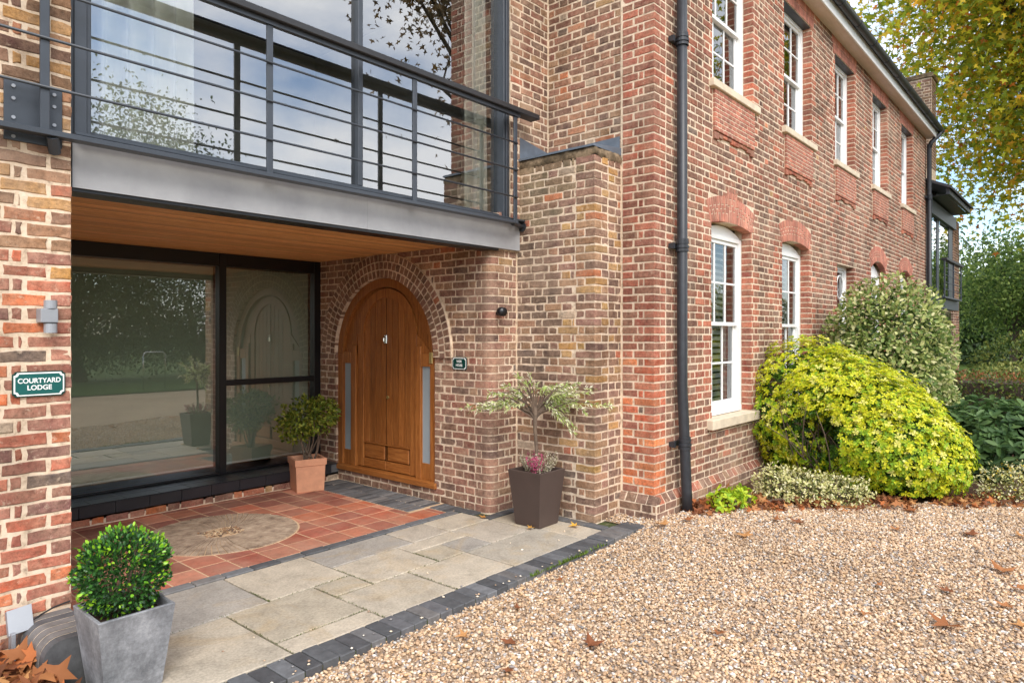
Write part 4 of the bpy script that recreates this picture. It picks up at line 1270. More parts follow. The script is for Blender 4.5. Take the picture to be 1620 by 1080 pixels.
# curtains
def curtain(name, x0, x1, y, z0, z1, label, amp=0.075, per=0.135):
    n = int((x1 - x0) / per * 8); V = []; F = []
    for i in range(n + 1):
        x = x0 + (x1 - x0) * i / n; ph = 2 * math.pi * (x - x0) / per
        for j, z in enumerate((z0, (z0 + z1) / 2, z1)):
            V.append((x + jit(0.003), y + amp * math.sin(ph + 0.6 * math.sin(ph * 0.23)) * (1.15 - 0.25 * j), z))
    for i in range(n):
        for j in range(2): F.append((i * 3 + j, (i + 1) * 3 + j, (i + 1) * 3 + j + 1, i * 3 + j + 1))
    o = link(name, np_mesh(name, V, F, smooth=True), MATS['curtain_cloth'])
    tag(o, label, 'curtain')
curtain('curtain', -4.24, -3.58, 1.52, 2.90, 5.5, 'pale pleated curtain hanging behind the left balcony pane')
curtain('curtain', -0.98, -0.70, 1.50, 2.90, 5.5, 'narrow pale curtain at the right edge of the balcony glazing')

# lower window wall
lw = empty('window_wall', (-2.6, 4.2, 0.19))
tag(lw, 'black-framed ground floor window wall under the porch ceiling', 'window')
WY = 4.17
WZ0, WZ1 = 0.197, CEIL - 0.002
m = MB()
for a, b in ((-4.385, -4.31), (-0.93, EX - 0.002), (-2.115, -2.035)):
    m.cbox(a, b, WY - 0.05, WY + 0.05, WZ0, WZ1, 0.004)
for a, b in ((-4.308, -2.117), (-2.033, -0.932)):
    m.cbox(a, b, WY - 0.05, WY + 0.05, WZ1 - 0.14, WZ1, 0.004); m.cbox(a, b, WY - 0.05, WY + 0.05, WZ0, WZ0 + 0.025, 0.004)
m.build('frame', MATS['black_frame'], lw)
m = MB(); m.cbox(-2.033, -0.932, WY - 0.045, WY + 0.045, 1.16, 1.22, 0.004); m.build('transom', MATS['black_frame'], lw)
for a, b, z0, z1 in ((-4.308, -2.117, WZ0 + 0.026, WZ1 - 0.142), (-2.033, -0.932, WZ0 + 0.026, 1.158), (-2.033, -0.932, 1.222, WZ1 - 0.142)):
    m = MB(); m.add([(a, WY, z0), (b, WY, z0), (b, WY, z1), (a, WY, z1)], [(0, 1, 2, 3)]); m.build('pane', MATS['glass_lower'], lw, fix=False)
for a, b, lb in ((-4.30, -2.125, 'wide pale roller blind lowered behind the left ground floor pane'), (-2.025, -0.94, 'narrow pale roller blind lowered behind the right ground floor panes')):
    bl_ = empty('roller_blind', ((a + b) / 2, WY + 0.08, 0.29)); tag(bl_, lb, 'blind', 'blinds behind the ground floor glass')
    m = MB(); m.box(a, b, WY + 0.078, WY + 0.080, 0.30, 2.46); m.build('cloth', MATS['blind_cloth'], bl_)
    m = MB(); m.cbox(a, b, WY + 0.072, WY + 0.086, 0.278, 0.299, 0.003); m.build('hem_bar', MATS['white_paint'], bl_)
# tiled ledge and brick course below
m = MB(); m.box(-4.385, EX - 0.003, 3.752, 4.25, 0.05, 0.187); led = m.build('ledge', MATS['grout_dark'], lw)
x = -4.38
while x < EX - 0.05:
    b = min(x + 0.30, EX - 0.004)
    m = MB(); m.cbox(x, b - 0.004, 3.738, 3.93, 0.115 + 0.073, 0.197, 0.003); m.cbox(x, b - 0.004, 3.934, 4.118, 0.188, 0.1965, 0.003); m.build('ledge_tile', MATS['ledge_tile'], led)
    m = MB(); m.cbox(x - 0.1 if x > -4.3 else x, min(b - 0.104, EX - 0.004) if x > -4.3 else b - 0.104, 3.739, 3.752, 0.082, 0.1865, 0.003); m.build('ledge_tile', MATS['ledge_tile'], led)
    x += 0.30
bcs = wall((-4.385, 3.752, 0), XP, YN, 0, EX + 4.38, 0, 0.075, lambda a, z, j, k: bcol('quoinlow', 0.1), wob=0.004, jitter=0.02)
place_bricks(bcs, led, limit=60)
m = MB(); m.quad((-4.385, 3.752, -0.1), (EX, 3.752, -0.1), (EX, 3.752, 0.09), (-4.385, 3.752, 0.09)); m.build('mortar_bed', MATS['mortar'], led, fix=False)
lr = MB()
lr.add([(-4.38, 4.24, 0.10), (EX, 4.24, 0.10), (EX, 7.4, 0.10), (-4.38, 7.4, 0.10), (-4.38, 4.24, 2.7), (EX, 4.24, 2.7), (EX, 7.4, 2.7), (-4.38, 7.4, 2.7)],
       [(0, 1, 2, 3), (4, 7, 6, 5), (1, 5, 6, 2), (2, 6, 7, 3), (3, 7, 4, 0)])
o = lr.build('lower_room', MATS['interior_mid'], None, fix=False); o['kind'] = 'structure'

# =================================================================== PAVING
# quarry tile floor with millstone
tf = MB(); tf.quad((-4.39, 1.66, -0.0025), (EX, 1.66, -0.0025), (EX, 3.76, -0.0025), (-4.39, 3.76, -0.0025))
tfl = tf.build('tile_floor', MATS['tile_joint'], None, fix=False); tfl['kind'] = 'structure'
MSX, MSY, MSR = -2.80, 2.66, 0.63
TC = [(182, 106, 82), (172, 98, 78), (160, 92, 76), (190, 120, 94), (196, 132, 108), (152, 90, 76), (178, 112, 92), (194, 104, 72)]
iy = 0
y = 1.672
while y < 3.75:
    y1 = min(y + 0.248, 3.75)
    x = -4.385
    xend = -1.295 if y > 1.9 else -1.06
    while x < xend - 0.04:
        x1 = min(x + 0.25, xend)
        cx, cy = (x + x1) / 2, (y + y1) / 2
        g = 0.0068
        pts = [(x + g, y + g), (x1 - g, y + g), (x1 - g, y1 - g), (x + g, y1 - g)]
        far = max(math.hypot(px - MSX, py - MSY) for px, py in pts)
        if far > MSR + 0.02:
            near = [math.hypot(px - MSX, py - MSY) > MSR + 0.012 for px, py in pts]
            poly = pts
            if not all(near) or math.hypot(min(max(MSX, x), x1) - MSX, min(max(MSY, y), y1) - MSY) < MSR:
                dense = []
                for a in range(4):
                    p, q = pts[a], pts[(a + 1) % 4]
                    for t in np.linspace(0, 1, 9)[:-1]: dense.append((p[0] + (q[0] - p[0]) * t, p[1] + (q[1] - p[1]) * t))
                poly = []
                for p in dense:
                    d = math.hypot(p[0] - MSX, p[1] - MSY)
                    if d < MSR + 0.012:
                        k = (MSR + 0.012) / max(d, 1e-3)
                        q = (MSX + (p[0] - MSX) * k, MSY + (p[1] - MSY) * k)
                        if not (x <= q[0] <= x1 and y <= q[1] <= y1): continue
                        p = q
                    poly.append(p)
            if len(poly) >= 3:
                c = random.choice(TC); k = random.uniform(0.88, 1.08)
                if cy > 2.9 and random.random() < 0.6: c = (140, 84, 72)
                m = MB(); zt = jit(0.0012)
                m.prism(poly, 'z', -0.02, zt, lin(tuple(v * k for v in c))); m.build('tile', MATS['clay_tile'], tfl)
        x += 0.25
    y += 0.25; iy += 1
ms = empty('millstone', (MSX, MSY, 0))
tag(ms, 'round worn millstone set flush into the terracotta tile floor', 'millstone')
# segments with radial dressing grooves and square eye
nseg = 12
for i in range(nseg):
    t0, t1 = 2 * math.pi * i / nseg, 2 * math.pi * (i + 1) / nseg
    m = MB()
    nf = 6
    for j in range(nf):
        a0 = t0 + (t1 - t0) * (j + 0.08) / nf; a1 = t0 + (t1 - t0) * (j + 0.92) / nf
        skew = 0.10
        ri, rm, ro = 0.155, 0.38, MSR - 0.006
        P = [(ri, a0), (ri, a1), (rm, a1 + skew), (ro, a1 + 2 * skew), (ro, a0 + 2 * skew), (rm, a0 + skew)]
        poly = [(MSX + r * math.cos(a), MSY + r * math.sin(a)) for r, a in P]
        m.prism(poly, 'z', -0.02, 0.004 + jit(0.0025))
    m.build('stone_segment', MATS['millstone'], ms)
m = MB(); m.prism([(MSX + MSR * math.cos(t), MSY + MSR * math.sin(t)) for t in np.linspace(0, 2 * math.pi, 48, endpoint=False)], 'z', -0.03, -0.005); m.build('stone_base', MATS['millstone'], ms)
m = MB()
pr = random.Random(3)
for i in range(150):
    a = pr.uniform(-0.17, 0.17); b = pr.uniform(-0.11, 0.11)
    c = random.choice([(150, 116, 84), (190, 160, 126), (120, 96, 74), (206, 184, 150), (96, 84, 76)])
    s = pr.uniform(0.006, 0.013); cx, cy, cz = MSX + a, MSY + b, 0.004 + pr.uniform(0, 0.008)
    V = [(cx + s * 1.2, cy, cz), (cx - s * 1.2, cy, cz), (cx, cy + s, cz), (cx, cy - s, cz), (cx, cy, cz + s * .7), (cx, cy, cz - s * .7)]
    m.add(V, [(0, 2, 4), (2, 1, 4), (1, 3, 4), (3, 0, 4), (2, 0, 5), (1, 2, 5), (3, 1, 5), (0, 3, 5)], lin(c))
o = m.build('eye_gravel', MATS['clay_tile'], ms, smooth=True); o['kind'] = 'stuff'

# dark brick borders
EC = [(94, 95, 97), (84, 85, 87), (102, 103, 105), (110, 109, 109), (88, 88, 90), (114, 111, 109)]
bord = MB()
bord.quad((-4.39, 1.565, -0.010), (EX, 1.565, -0.010), (EX, 1.668, -0.010), (-4.39, 1.668, -0.010))
bord.quad((-1.293, 1.668, -0.010), (EX, 1.668, -0.010), (EX, 3.74, -0.010), (-1.293, 3.74, -0.010))
bord.quad((-0.98, 1.18, -0.010), (BX, 1.18, -0.010), (BX, EY0 + 0.3, -0.010), (-0.98, EY0 + 0.3, -0.010))
bord.quad((-0.57, 0.16, -0.010), (BX + 0.15, 0.16, -0.010), (BX + 0.15, 1.18, -0.010), (-0.57, 1.18, -0.010))
bo = bord.build('paving_border', MATS['mossy_joint'], None, fix=False); bo['kind'] = 'structure'
def sett(par, x0, x1, y0, y1, z=0.004, b=0.004, rot=None):
    m = MB(); zt = z + jit(0.0025)
    q = random.uniform(0.88, 1.1); c = lin(tuple(v * q for v in random.choice(EC)))
    m.cbox(x0, x1, y0, y1, z - 0.05, zt, b, c); return m.build('border_brick', MATS['engineering_brick'], par)
x = -4.385
while x < -1.0:
    sett(bo, x, min(x + 0.207, -0.99), 1.57, 1.664); x += 0.215
y = 1.675
while y < 3.70:
    if y > 1.93:
        sett(bo, -1.290, -1.070, y, y + 0.066)
    if y > 1.93: sett(bo, -1.062, EX - 0.006, y + 0.01, min(y + 0.076, 3.735))
    y += 0.074
for i in range(3):
    sett(bo, -1.052 + 0 * i, -0.846, 1.672 + i * 0.086, 1.672 + i * 0.086 + 0.078)
y = EY0 + 0.12
while y < 1.62:
    sett(bo, -0.955, -0.845, y, y + 0.14); y += 0.148
x = -0.955
while x < BX - 0.02:
    sett(bo, x, min(x + 0.16, BX - 0.006), 1.19, 1.284); x += 0.168
y = 0.20
while y < 1.17:
    sett(bo, -0.565, BX - 0.006, y, min(y + 0.206, 1.182)); y += 0.214

# sandstone slabs
pv = MB(); pv.quad((-4.45, 0.10, -0.014), (-0.45, 0.10, -0.014), (-0.45, 1.60, -0.014), (-4.45, 1.60, -0.014))
pvo = pv.build('patio', MATS['mossy_joint'], None, fix=False); pvo['kind'] = 'structure'
SL = [(-4.42, -3.634, .17, .93), (-3.634, -3.01, .17, .36), (-3.634, -3.01, .36, .94), (-3.01, -2.394, .17, .684), (-2.394, -1.79, .17, .684),
      (-1.79, -0.90, .17, .684), (-0.90, -0.575, .17, .684), (-4.42, -3.34, .93, 1.562), (-3.34, -2.705, .945, 1.562), (-3.01, -2.705, .684, .945),
      (-2.705, -2.08, .684, 1.18), (-2.08, -1.785, .684, .985), (-1.785, -1.473, .684, .985), (-1.473, -0.965, .684, 1.185), (-2.705, -1.90, 1.18, 1.562),
      (-2.08, -1.473, .985, 1.18), (-1.90, -1.473, 1.18, 1.562), (-1.473, -0.965, 1.185, 1.562), (-0.965, -0.575, .684, 1.18)]
for x0, x1, y0, y1 in SL:
    c = random.choice([(182, 171, 153), (172, 163, 148), (188, 176, 157), (164, 157, 147), (180, 169, 153), (175, 164, 145)])
    g = 0.006
    n = 5; V = []
    pts = []
    for a in range(4):
        p = [(x0 + g, y0 + g), (x1 - g, y0 + g), (x1 - g, y1 - g), (x0 + g, y1 - g)]
        for t in np.linspace(0, 1, n)[:-1]:
            pts.append((p[a][0] + (p[(a + 1) % 4][0] - p[a][0]) * t + jit(0.003), p[a][1] + (p[(a + 1) % 4][1] - p[a][1]) * t + jit(0.003)))
    m = MB(); zt = jit(0.002); cx, cy = (x0 + x1) / 2, (y0 + y1) / 2; k = len(pts)
    Vv = [(px, py, -0.04) for px, py in pts] + [(px, py, zt - 0.005) for px, py in pts] + [(px + (0.008 if px < cx else -0.008), py + (0.008 if py < cy else -0.008), zt) for px, py in pts]
    F = [(i, (i + 1) % k, k + (i + 1) % k, k + i) for i in range(k)] + [(k + i, k + (i + 1) % k, 2 * k + (i + 1) % k, 2 * k + i) for i in range(k)] + [tuple(range(2 * k, 3 * k))]
    m.add(Vv, F, lin(c)); m.build('slab', MATS['sandstone'], pvo)
# moss tufts in the joints
# kerb of dark bricks on edge
kb = MB(); kb.box(-4.45, -0.33, -0.05, 0.162, -0.16, -0.004)
kbo = kb.build('kerb', MATS['mossy_joint'], None); kbo['kind'] = 'structure'
x = -4.44
while x < -0.34:
    w = 0.098 + jit(0.002)
    m = MB(); q = random.uniform(0.85, 1.1); c = lin(tuple(v * q for v in random.choice(EC)))
    dy = jit(0.004); z = 0.010 + jit(0.003)
    if x > -0.95: z += 0.008
    m.cbox(x, x + w, -0.058 + dy, 0.156 + dy * 0.5, -0.12, z, 0.005, c); m.build('kerb_brick', MATS['engineering_brick'], kbo)
    x += 0.105
# low bullnosed wall end at the pier
lwo = empty('bullnose_kerb', (-4.52, 0.95, 0))
tag(lwo, 'low rounded wall end of dark bullnose bricks at the pier foot', 'low wall')
m = MB(); m.prism([(-4.641, -0.12)] + [(-4.641 + 0.087 - 0.087 * math.cos(t), 0.134 + 0.087 * math.sin(t)) for t in np.linspace(0, math.pi / 2, 7)] + [(-4.41, 0.221), (-4.40, -0.12)], 'y', 0.74, 1.19); m.build('core', MATS['mortar'], lwo)
y = 0.735
while y < 1.16:
    wv = 0.061
    pl = [(-4.645, -0.12)] + [(-4.645 + 0.09 - 0.09 * math.cos(t), 0.135 + 0.09 * math.sin(t)) for t in np.linspace(0, math.pi / 2, 7)] + [(-4.41, 0.225), (-4.395, 0.21), (-4.395, -0.12)]
    m = MB(); m.prism(pl, 'y', y, y + wv, lin(random.choice(EC))); m.build('bullnose_brick', MATS['engineering_brick'], lwo)
    y += 0.075

# =================================================================== LEAF MACHINERY
OVAL = (np.array([(0, 0, 0), (.30, .24, .05), (.72, .22, .03), (1, 0, -.06), (.72, -.22, .03), (.30, -.24, .05)]), np.array([(0, 1, 2, 3), (0, 3, 4, 5)]))
LANCE = (np.array([(0, 0, 0), (.40, .13, .03), (1, 0, -.08), (.40, -.13, .03)]), np.array([(0, 1, 2, 3)]))
OBOV = (np.array([(0, 0, 0), (.45, .17, .03), (.82, .25, .02), (1, 0, -.04), (.82, -.25, .02), (.45, -.17, .03)]), np.array([(0, 1, 2, 3), (0, 3, 4, 5)]))
def _maple():
    ang = [180, 128, 100, 78, 52, 28, 0, -28, -52, -78, -100, -128]
    rad = [.05, .42, .26, .62, .34, .30, .68, .30, .34, .62, .26, .42]
    P = [(.35, 0, .03)] + [(.35 + r * math.cos(math.radians(a)), r * math.sin(math.radians(a)), -0.05 * r * 2 + 0.03 * math.sin(3 * a)) for a, r in zip(ang, rad)]
    n = len(ang)
    F = [(0, 1 + i, 1 + (i + 1) % n) for i in range(n)]
    return np.array(P), np.array(F)
MAPLE = _maple()
def unit(a): return a / np.maximum(np.linalg.norm(a, axis=1, keepdims=True), 1e-9)
def leaf_mesh(name, P, D, Nn, size, cols, shape, wid=1.0):
    """P points, D leaf axis directions, Nn normals, size (n,), cols (n,3)"""
    T, F = shape
    n = len(P)
    D = unit(D); S = unit(np.cross(Nn, D)); U = np.cross(D, S)
    L = T[None, :, :] * size[:, None, None]
    V = P[:, None, :] + D[:, None, :] * L[:, :, 0:1] + S[:, None, :] * L[:, :, 1:2] * wid + U[:, None, :] * L[:, :, 2:3]
    k = len(T)
    FF = (F[None, :, :] + (np.arange(n) * k)[:, None, None]).reshape(-1, F.shape[1])
    C = np.repeat(cols[:, None, :], k, axis=1).reshape(-1, 3)
    return np_mesh(name, V.reshape(-1, 3), FF, C)
def pick(pal, n, vary=0.14, w=None):
    A = np.array([lin(c) for c in pal])
    i = RNG.choice(len(A), n, p=w)
    return A[i] * (1 + RNG.uniform(-vary, vary, (n, 1)))
def rand_dir(n):
    v = RNG.normal(size=(n, 3)); return unit(v)
def whorls(P, N, k, size, spread=0.9, up=0.3):
    """k leaves radiating from every point around its normal"""
    n = len(P)
    a = unit(np.cross(N, RNG.normal(size=(n, 3)))); b = np.cross(N, a)
    PP, DD, NN = [], [], []
    for j in range(k):
        t = 2 * math.pi * j / k + RNG.uniform(-.35, .35, n)
        d = (a * np.cos(t)[:, None] + b * np.sin(t)[:, None]) * spread + N * RNG.uniform(up - .25, up + .35, n)[:, None]
        PP.append(P); DD.append(d); NN.append(unit(N + 0.3 * RNG.normal(size=(n, 3))))
    return np.concatenate(PP), np.concatenate(DD), np.concatenate(NN)

def blob_points(lumps, n, shell=0.22, zmin=0.02, rough=0.08):
    """points near the surface of a union of ellipsoids (cx,cy,cz,rx,ry,rz); returns P,N,depth(0 surface..1)"""
    L = np.array(lumps, float)
    area = (L[:, 3] * L[:, 4] + L[:, 3] * L[:, 5] + L[:, 4] * L[:, 5]); area /= area.sum()
    P = []; N = []; Dp = []
    tot = 0
    while tot < n:
        m = n * 2
        i = RNG.choice(len(L), m, p=area)
        d = rand_dir(m)
        dep = RNG.uniform(0, 1, m) ** 1.7
        lump = 1 + rough * (np.sin(d[:, 0] * 7 + i * 2.1) * np.sin(d[:, 1] * 8 + 1.3 * i) + np.sin(d[:, 2] * 9 + d[:, 0] * 5)) 
        rr = (lump * (1 - shell * dep))[:, None]
        p = L[i, :3] + d * L[i, 3:6] * rr
        nn = unit(d / L[i, 3:6])
        ok = p[:, 2] > zmin
        for j in range(len(L)):
            q = (p - L[j, :3]) / (L[j, 3:6] * (1 - shell * 1.05))
            ok &= (np.sum(q * q, axis=1) > 0.80) | (i == j)
        P.append(p[ok]); N.append(nn[ok]); Dp.append(dep[ok]); tot += ok.sum()
    return np.concatenate(P)[:n], np.concatenate(N)[:n], np.concatenate(Dp)[:n]

def stems(mb, base, tips, r0, r1, n=6, bend=0.15, segs=4):
    for t in tips:
        b = Vector(base) if not isinstance(base, list) else Vector(random.choice(base)); t = Vector(t)
        pts = []; off = Vector((jit(bend), jit(bend), jit(bend * 0.4))) * (t - b).length
        for i in range(segs + 1):
            s = i / segs
            pts.append(b + (t - b) * s + off * (s * (1 - s) * 2))
        mb.tube(pts, [r0 + (r1 - r0) * i / segs for i in range(segs + 1)], n)

def px_ground(u, v, z=0.0):
    """used once to lay out the scattered leaves: pixel -> place on the ground"""
    t = (CAM.z - z) * 1080 / (v - 528.0); l = (u - 810) / 1080.0
    return CAM.x + t * (CH + l * SH), CAM.y + t * (SH - l * CH), t

# =================================================================== POTS AND PLANTS IN THEM
def square_pot(name, c, bot, top, h, rot, mat, label, cat='planter', rim=0.02, lip=None):
    o = empty(name, (c[0], c[1], 0)); tag(o, label, cat)
    def ring(s, z): return [(c[0] + (sx * math.cos(rot) - sy * math.sin(rot)) * s / 2, c[1] + (sx * math.sin(rot) + sy * math.cos(rot)) * s / 2, z) for sx, sy in ((-1, -1), (1, -1), (1, 1), (-1, 1))]
    def lerp(z): return bot + (top - bot) * z / h
    m = MB()
    prof = [(bot - 0.008, 0.0), (bot, 0.006)]
    if lip: prof += [(lerp(h - lip) , h - lip), (lerp(h - lip) + 0.022, h - lip + 0.004), (top + 0.022, h - 0.005), (top + 0.014, h)]
    else: prof += [(top - 0.0, h - 0.004), (top - 0.006, h)]
    tt = prof[-1][0]
    prof += [(tt - 2 * rim, h), (tt - 2 * rim - 0.006, h - 0.006), (lerp(h - 0.08) - 2 * rim, h - 0.08)]
    V = []; F = []
    for s, z in prof: V += ring(s, z)
    for i in range(len(prof) - 1):
        for k in range(4): F.append((i * 4 + k, i * 4 + (k + 1) % 4, i * 4 + 4 + (k + 1) % 4, i * 4 + 4 + k))
    F.append((3, 2, 1, 0))
    m.add(V, F); m.build('pot_body', MATS[mat], o)
    m = MB(); m.add(ring(lerp(h - 0.05) - 2 * rim + 0.002, h - 0.05), [(0, 1, 2, 3)]); m.build('soil', MATS['soil'], o, fix=False)
    return o
# grey zinc planter with box ball
ZC = (-4.36, 0.515)
square_pot('grey_planter', ZC, 0.255, 0.345, 0.40, 0.0, 'zinc_planter', 'mottled grey tapered planter with clipped box ball at the front edge', rim=0.012)
bx = empty('box_topiary', (ZC[0], ZC[1], 0.36)); tag(bx, 'round clipped green box bush in the grey planter', 'topiary')
L = [(ZC[0] - 0.005, ZC[1], 0.565, 0.205, 0.205, 0.195)]
P, N, dep = blob_points(L, 5200, 0.40, 0.34, 0.06)
c = pick([(50, 94, 40), (40, 78, 36), (62, 110, 44), (34, 66, 32)], len(P))
tipm = (RNG.random(len(P)) < 0.16 + 0.22 * (N[:, 2] > 0.35)) & (dep < 0.35)
c[tipm] = pick([(146, 192, 44), (120, 176, 44), (96, 156, 44)], tipm.sum())
D = unit(N + 0.8 * rand_dir(len(P)) + np.array([0, 0, .35]))
NN = unit(rand_dir(len(P)) + 0.8 * N)
link('foliage', leaf_mesh('foliage', P + N * (0.012 * tipm[:, None]), D, NN, RNG.uniform(.016, .026, len(P)), c, OVAL, 1.1), MATS['leaf_gloss'], bx)
m = MB(); stems(m, (ZC[0], ZC[1], 0.34), [tuple(Vector((ZC[0], ZC[1], 0.56)) + Vector(d) * 0.15) for d in rand_dir(26)], 0.008, 0.003, 5); m.build('stem', MATS['bark'], bx)

# terracotta pot with small standard shrub
TCp = (-1.39, 3.56)
square_pot('terracotta_pot', TCp, 0.295, 0.325, 0.36, R(-18), 'terracotta', 'square terracotta pot standing beside the oak front door', lip=0.075, rim=0.022)
ts = empty('potted_shrub', (TCp[0], TCp[1], 0.31)); tag(ts, 'small round green shrub on thin bare stems in the terracotta pot', 'shrub')
L = [(TCp[0] + 0.0, TCp[1] - 0.02, 0.80, 0.30, 0.30, 0.21), (TCp[0] - 0.1, TCp[1] + 0.05, 0.70, 0.2, 0.2, 0.16), (TCp[0] + 0.12, TCp[1] - 0.12, 0.86, 0.2, 0.18, 0.15)]
P, N, dep = blob_points(L, 1900, 0.55, 0.4, 0.12)
c = pick([(126, 142, 48), (104, 124, 42), (146, 156, 58), (84, 106, 38), (164, 168, 78)], len(P))
link('foliage', leaf_mesh('foliage', P, unit(N + 0.9 * rand_dir(len(P))), unit(N + .6 * rand_dir(len(P)) + np.array([0, 0, .4])), RNG.uniform(.035, .055, len(P)), c, OVAL), MATS['leaf'], ts)
m = MB(); stems(m, [(TCp[0] - .03, TCp[1], 0.30), (TCp[0] + .05, TCp[1] - .05, 0.30)], [tuple(Vector((TCp[0], TCp[1], 0.74)) + Vector((d[0] * .2, d[1] * .2, abs(d[2]) * .1))) for d in rand_dir(9)], 0.010, 0.005, 6, 0.2); m.build('stem', MATS['bark'], ts)

# brown planter with standard willow and heather
BC = (-0.79, 0.765)
square_pot('brown_planter', BC, 0.275, 0.372, 0.50, 0.0, 'brown_planter', 'tall dark brown tapered planter with little willow tree against the brick wall', rim=0.016)
wl = empty('dappled_willow', (BC[0], BC[1], 0.45)); tag(wl, 'small variegated willow standard with sparse pale leaves in the brown planter', 'tree')
base = Vector((BC[0] + 0.005, BC[1] + 0.01, 0.44))
m = MB()
pts = [base, base + V3(0.008, 0.0, .2), base + V3(-.004, .01, .42), base + V3(0.0, .01, .62)]
m.tube(pts, [.019, .017, .017, .020], 10)
head = pts[-1]
m.build('trunk', MATS['bark'], wl, smooth=True)
rdir = Vector((SH, -CH, 0)); fdir = Vector((CH, SH, 0))
br = MB(); LP, LD, LN, LC = [], [], [], []
for i in range(46):
    s = random.choice((-1, 1)) * random.uniform(.35, 1.0)
    L = random.uniform(.36, .80)
    if i < 5: L *= 0.5
    tip = head + rdir * s * L * 0.95 + fdir * jit(.28) * .8 + UPZ * random.uniform(-.04, .34) * (1.1 - abs(s) * .45)
    if i < 6: tip = head + rdir * (-.20 + .07 * i) + UPZ * (.38 - .03 * i) + fdir * jit(.1)
    mid = head + (tip - head) * .5 + UPZ * random.uniform(.03, .10)
    dr = tip - UPZ * random.uniform(0, .07)
    br.tube([head - UPZ * random.uniform(0, .14), mid, dr], [.0075 if i > 2 else .012, .0045, .002], 5)
    nl = int(L * 82)
    for j in range(nl):
        t = random.uniform(.35, 1.0)
        p = head * (1 - t) ** 2 + mid * 2 * t * (1 - t) + dr * t * t
        ax = (dr - mid).normalized()
        d = ax * .7 + Vector(rand_dir(1)[0]) * .7
        LP.append(p); LD.append(d); LN.append(Vector(rand_dir(1)[0]) + UPZ * 1.0)
        LC.append(i % 3)
for i in range(8):   # weeping side shoot on the right
    tip = head + rdir * random.uniform(.25, .36) + fdir * jit(.1) - UPZ * random.uniform(.05, .26)
    mid = head + (tip - head) * .6 + UPZ * .10
    br.tube([head, mid, tip], [.006, .004, .002], 5)
    for j in range(26):
        t = random.uniform(.4, 1.0); p = head * (1 - t) ** 2 + mid * 2 * t * (1 - t) + tip * t * t
        LP.append(p); LD.append((tip - mid).normalized() * .8 + Vector(rand_dir(1)[0]) * .6); LN.append(Vector(rand_dir(1)[0]) + UPZ); LC.append(1)
br.build('branch', MATS['bark'], wl)
n = len(LP); c = pick([(236, 236, 200), (220, 224, 166), (196, 212, 130), (170, 196, 104), (244, 240, 214)], n)
link('foliage', leaf_mesh('foliage', np.array([tuple(p) for p in LP]), np.array([tuple(p) for p in LD]), unit(np.array([tuple(p) for p in LN])), RNG.uniform(.032, .055, n), c, LANCE, 1.2), MATS['leaf'], wl)
he = empty('heather', (BC[0], BC[1], 0.46)); tag(he, 'pink and cream heather spikes around the willow stem in the brown planter', 'plant')
m = MB(); LP = []; LD = []; LC = []
for i in range(96):
    r = random.uniform(0.02, .17); a = random.uniform(0, 6.28)
    pink = i % 3 != 0 and abs(math.cos(a - HEAD + math.pi / 2)) < .75
    b = Vector((BC[0] + r * .6 * math.cos(a), BC[1] + r * .6 * math.sin(a), .45))
    t = b + Vector((math.cos(a) * r * .7, math.sin(a) * r * .7, random.uniform(.10, .20)))
    m.tube([b, (b + t) / 2 + UPZ * .01, t], [.0022, .002, .001], 4)
    for j in range(22):
        s = random.uniform(.2, 1); LP.append(tuple(b + (t - b) * s)); LD.append(tuple((t - b).normalized() * .6 + Vector(rand_dir(1)[0]))); LC.append(pink)
m.build('stem', MATS['bark'], he)
n = len(LP); LC = np.array(LC); c = pick([(206, 196, 176), (188, 178, 150), (170, 166, 130)], n); c[LC] = pick([(214, 84, 134), (196, 66, 118), (228, 128, 162)], LC.sum())
link('flowers', leaf_mesh('flowers', np.array(LP), np.array(LD), rand_dir(n), RNG.uniform(.012, .021, n), c, OVAL), MATS['leaf'], he)

# =================================================================== SIGNS AND LIGHTS
def plate_poly(w, h, n):     # plate with scooped corners
    P = []
    for sx, sz, a0 in ((1, 1, 0), (-1, 1, 1), (-1, -1, 2), (1, -1, 3)):
        cx, cz = sx * w / 2, sz * h / 2
        th = {0: (-90, -180), 1: (0, -90), 2: (90, 0), 3: (180, 90)}[a0]
        for t in np.linspace(th[0], th[1], 4):
            P.append((cx + n * math.cos(math.radians(t)), cz + n * math.sin(math.radians(t))))
    return P
def text_mesh(body, size, spacing=1.0):
    cu = bpy.data.curves.new('lettering', 'FONT'); cu.body = body; cu.size = size; cu.align_x = 'CENTER'; cu.align_y = 'CENTER'
    cu.space_character = spacing; cu.extrude = 0.0006; cu.offset = size * 0.022
    o = bpy.data.objects.new('lettering', cu); COL.objects.link(o)
    bpy.context.view_layer.update()
    dg = bpy.context.evaluated_depsgraph_get()
    me = bpy.data.meshes.new_from_object(o.evaluated_get(dg))
    bpy.data.objects.remove(o)
    return me
def serifs(mb, *a): pass
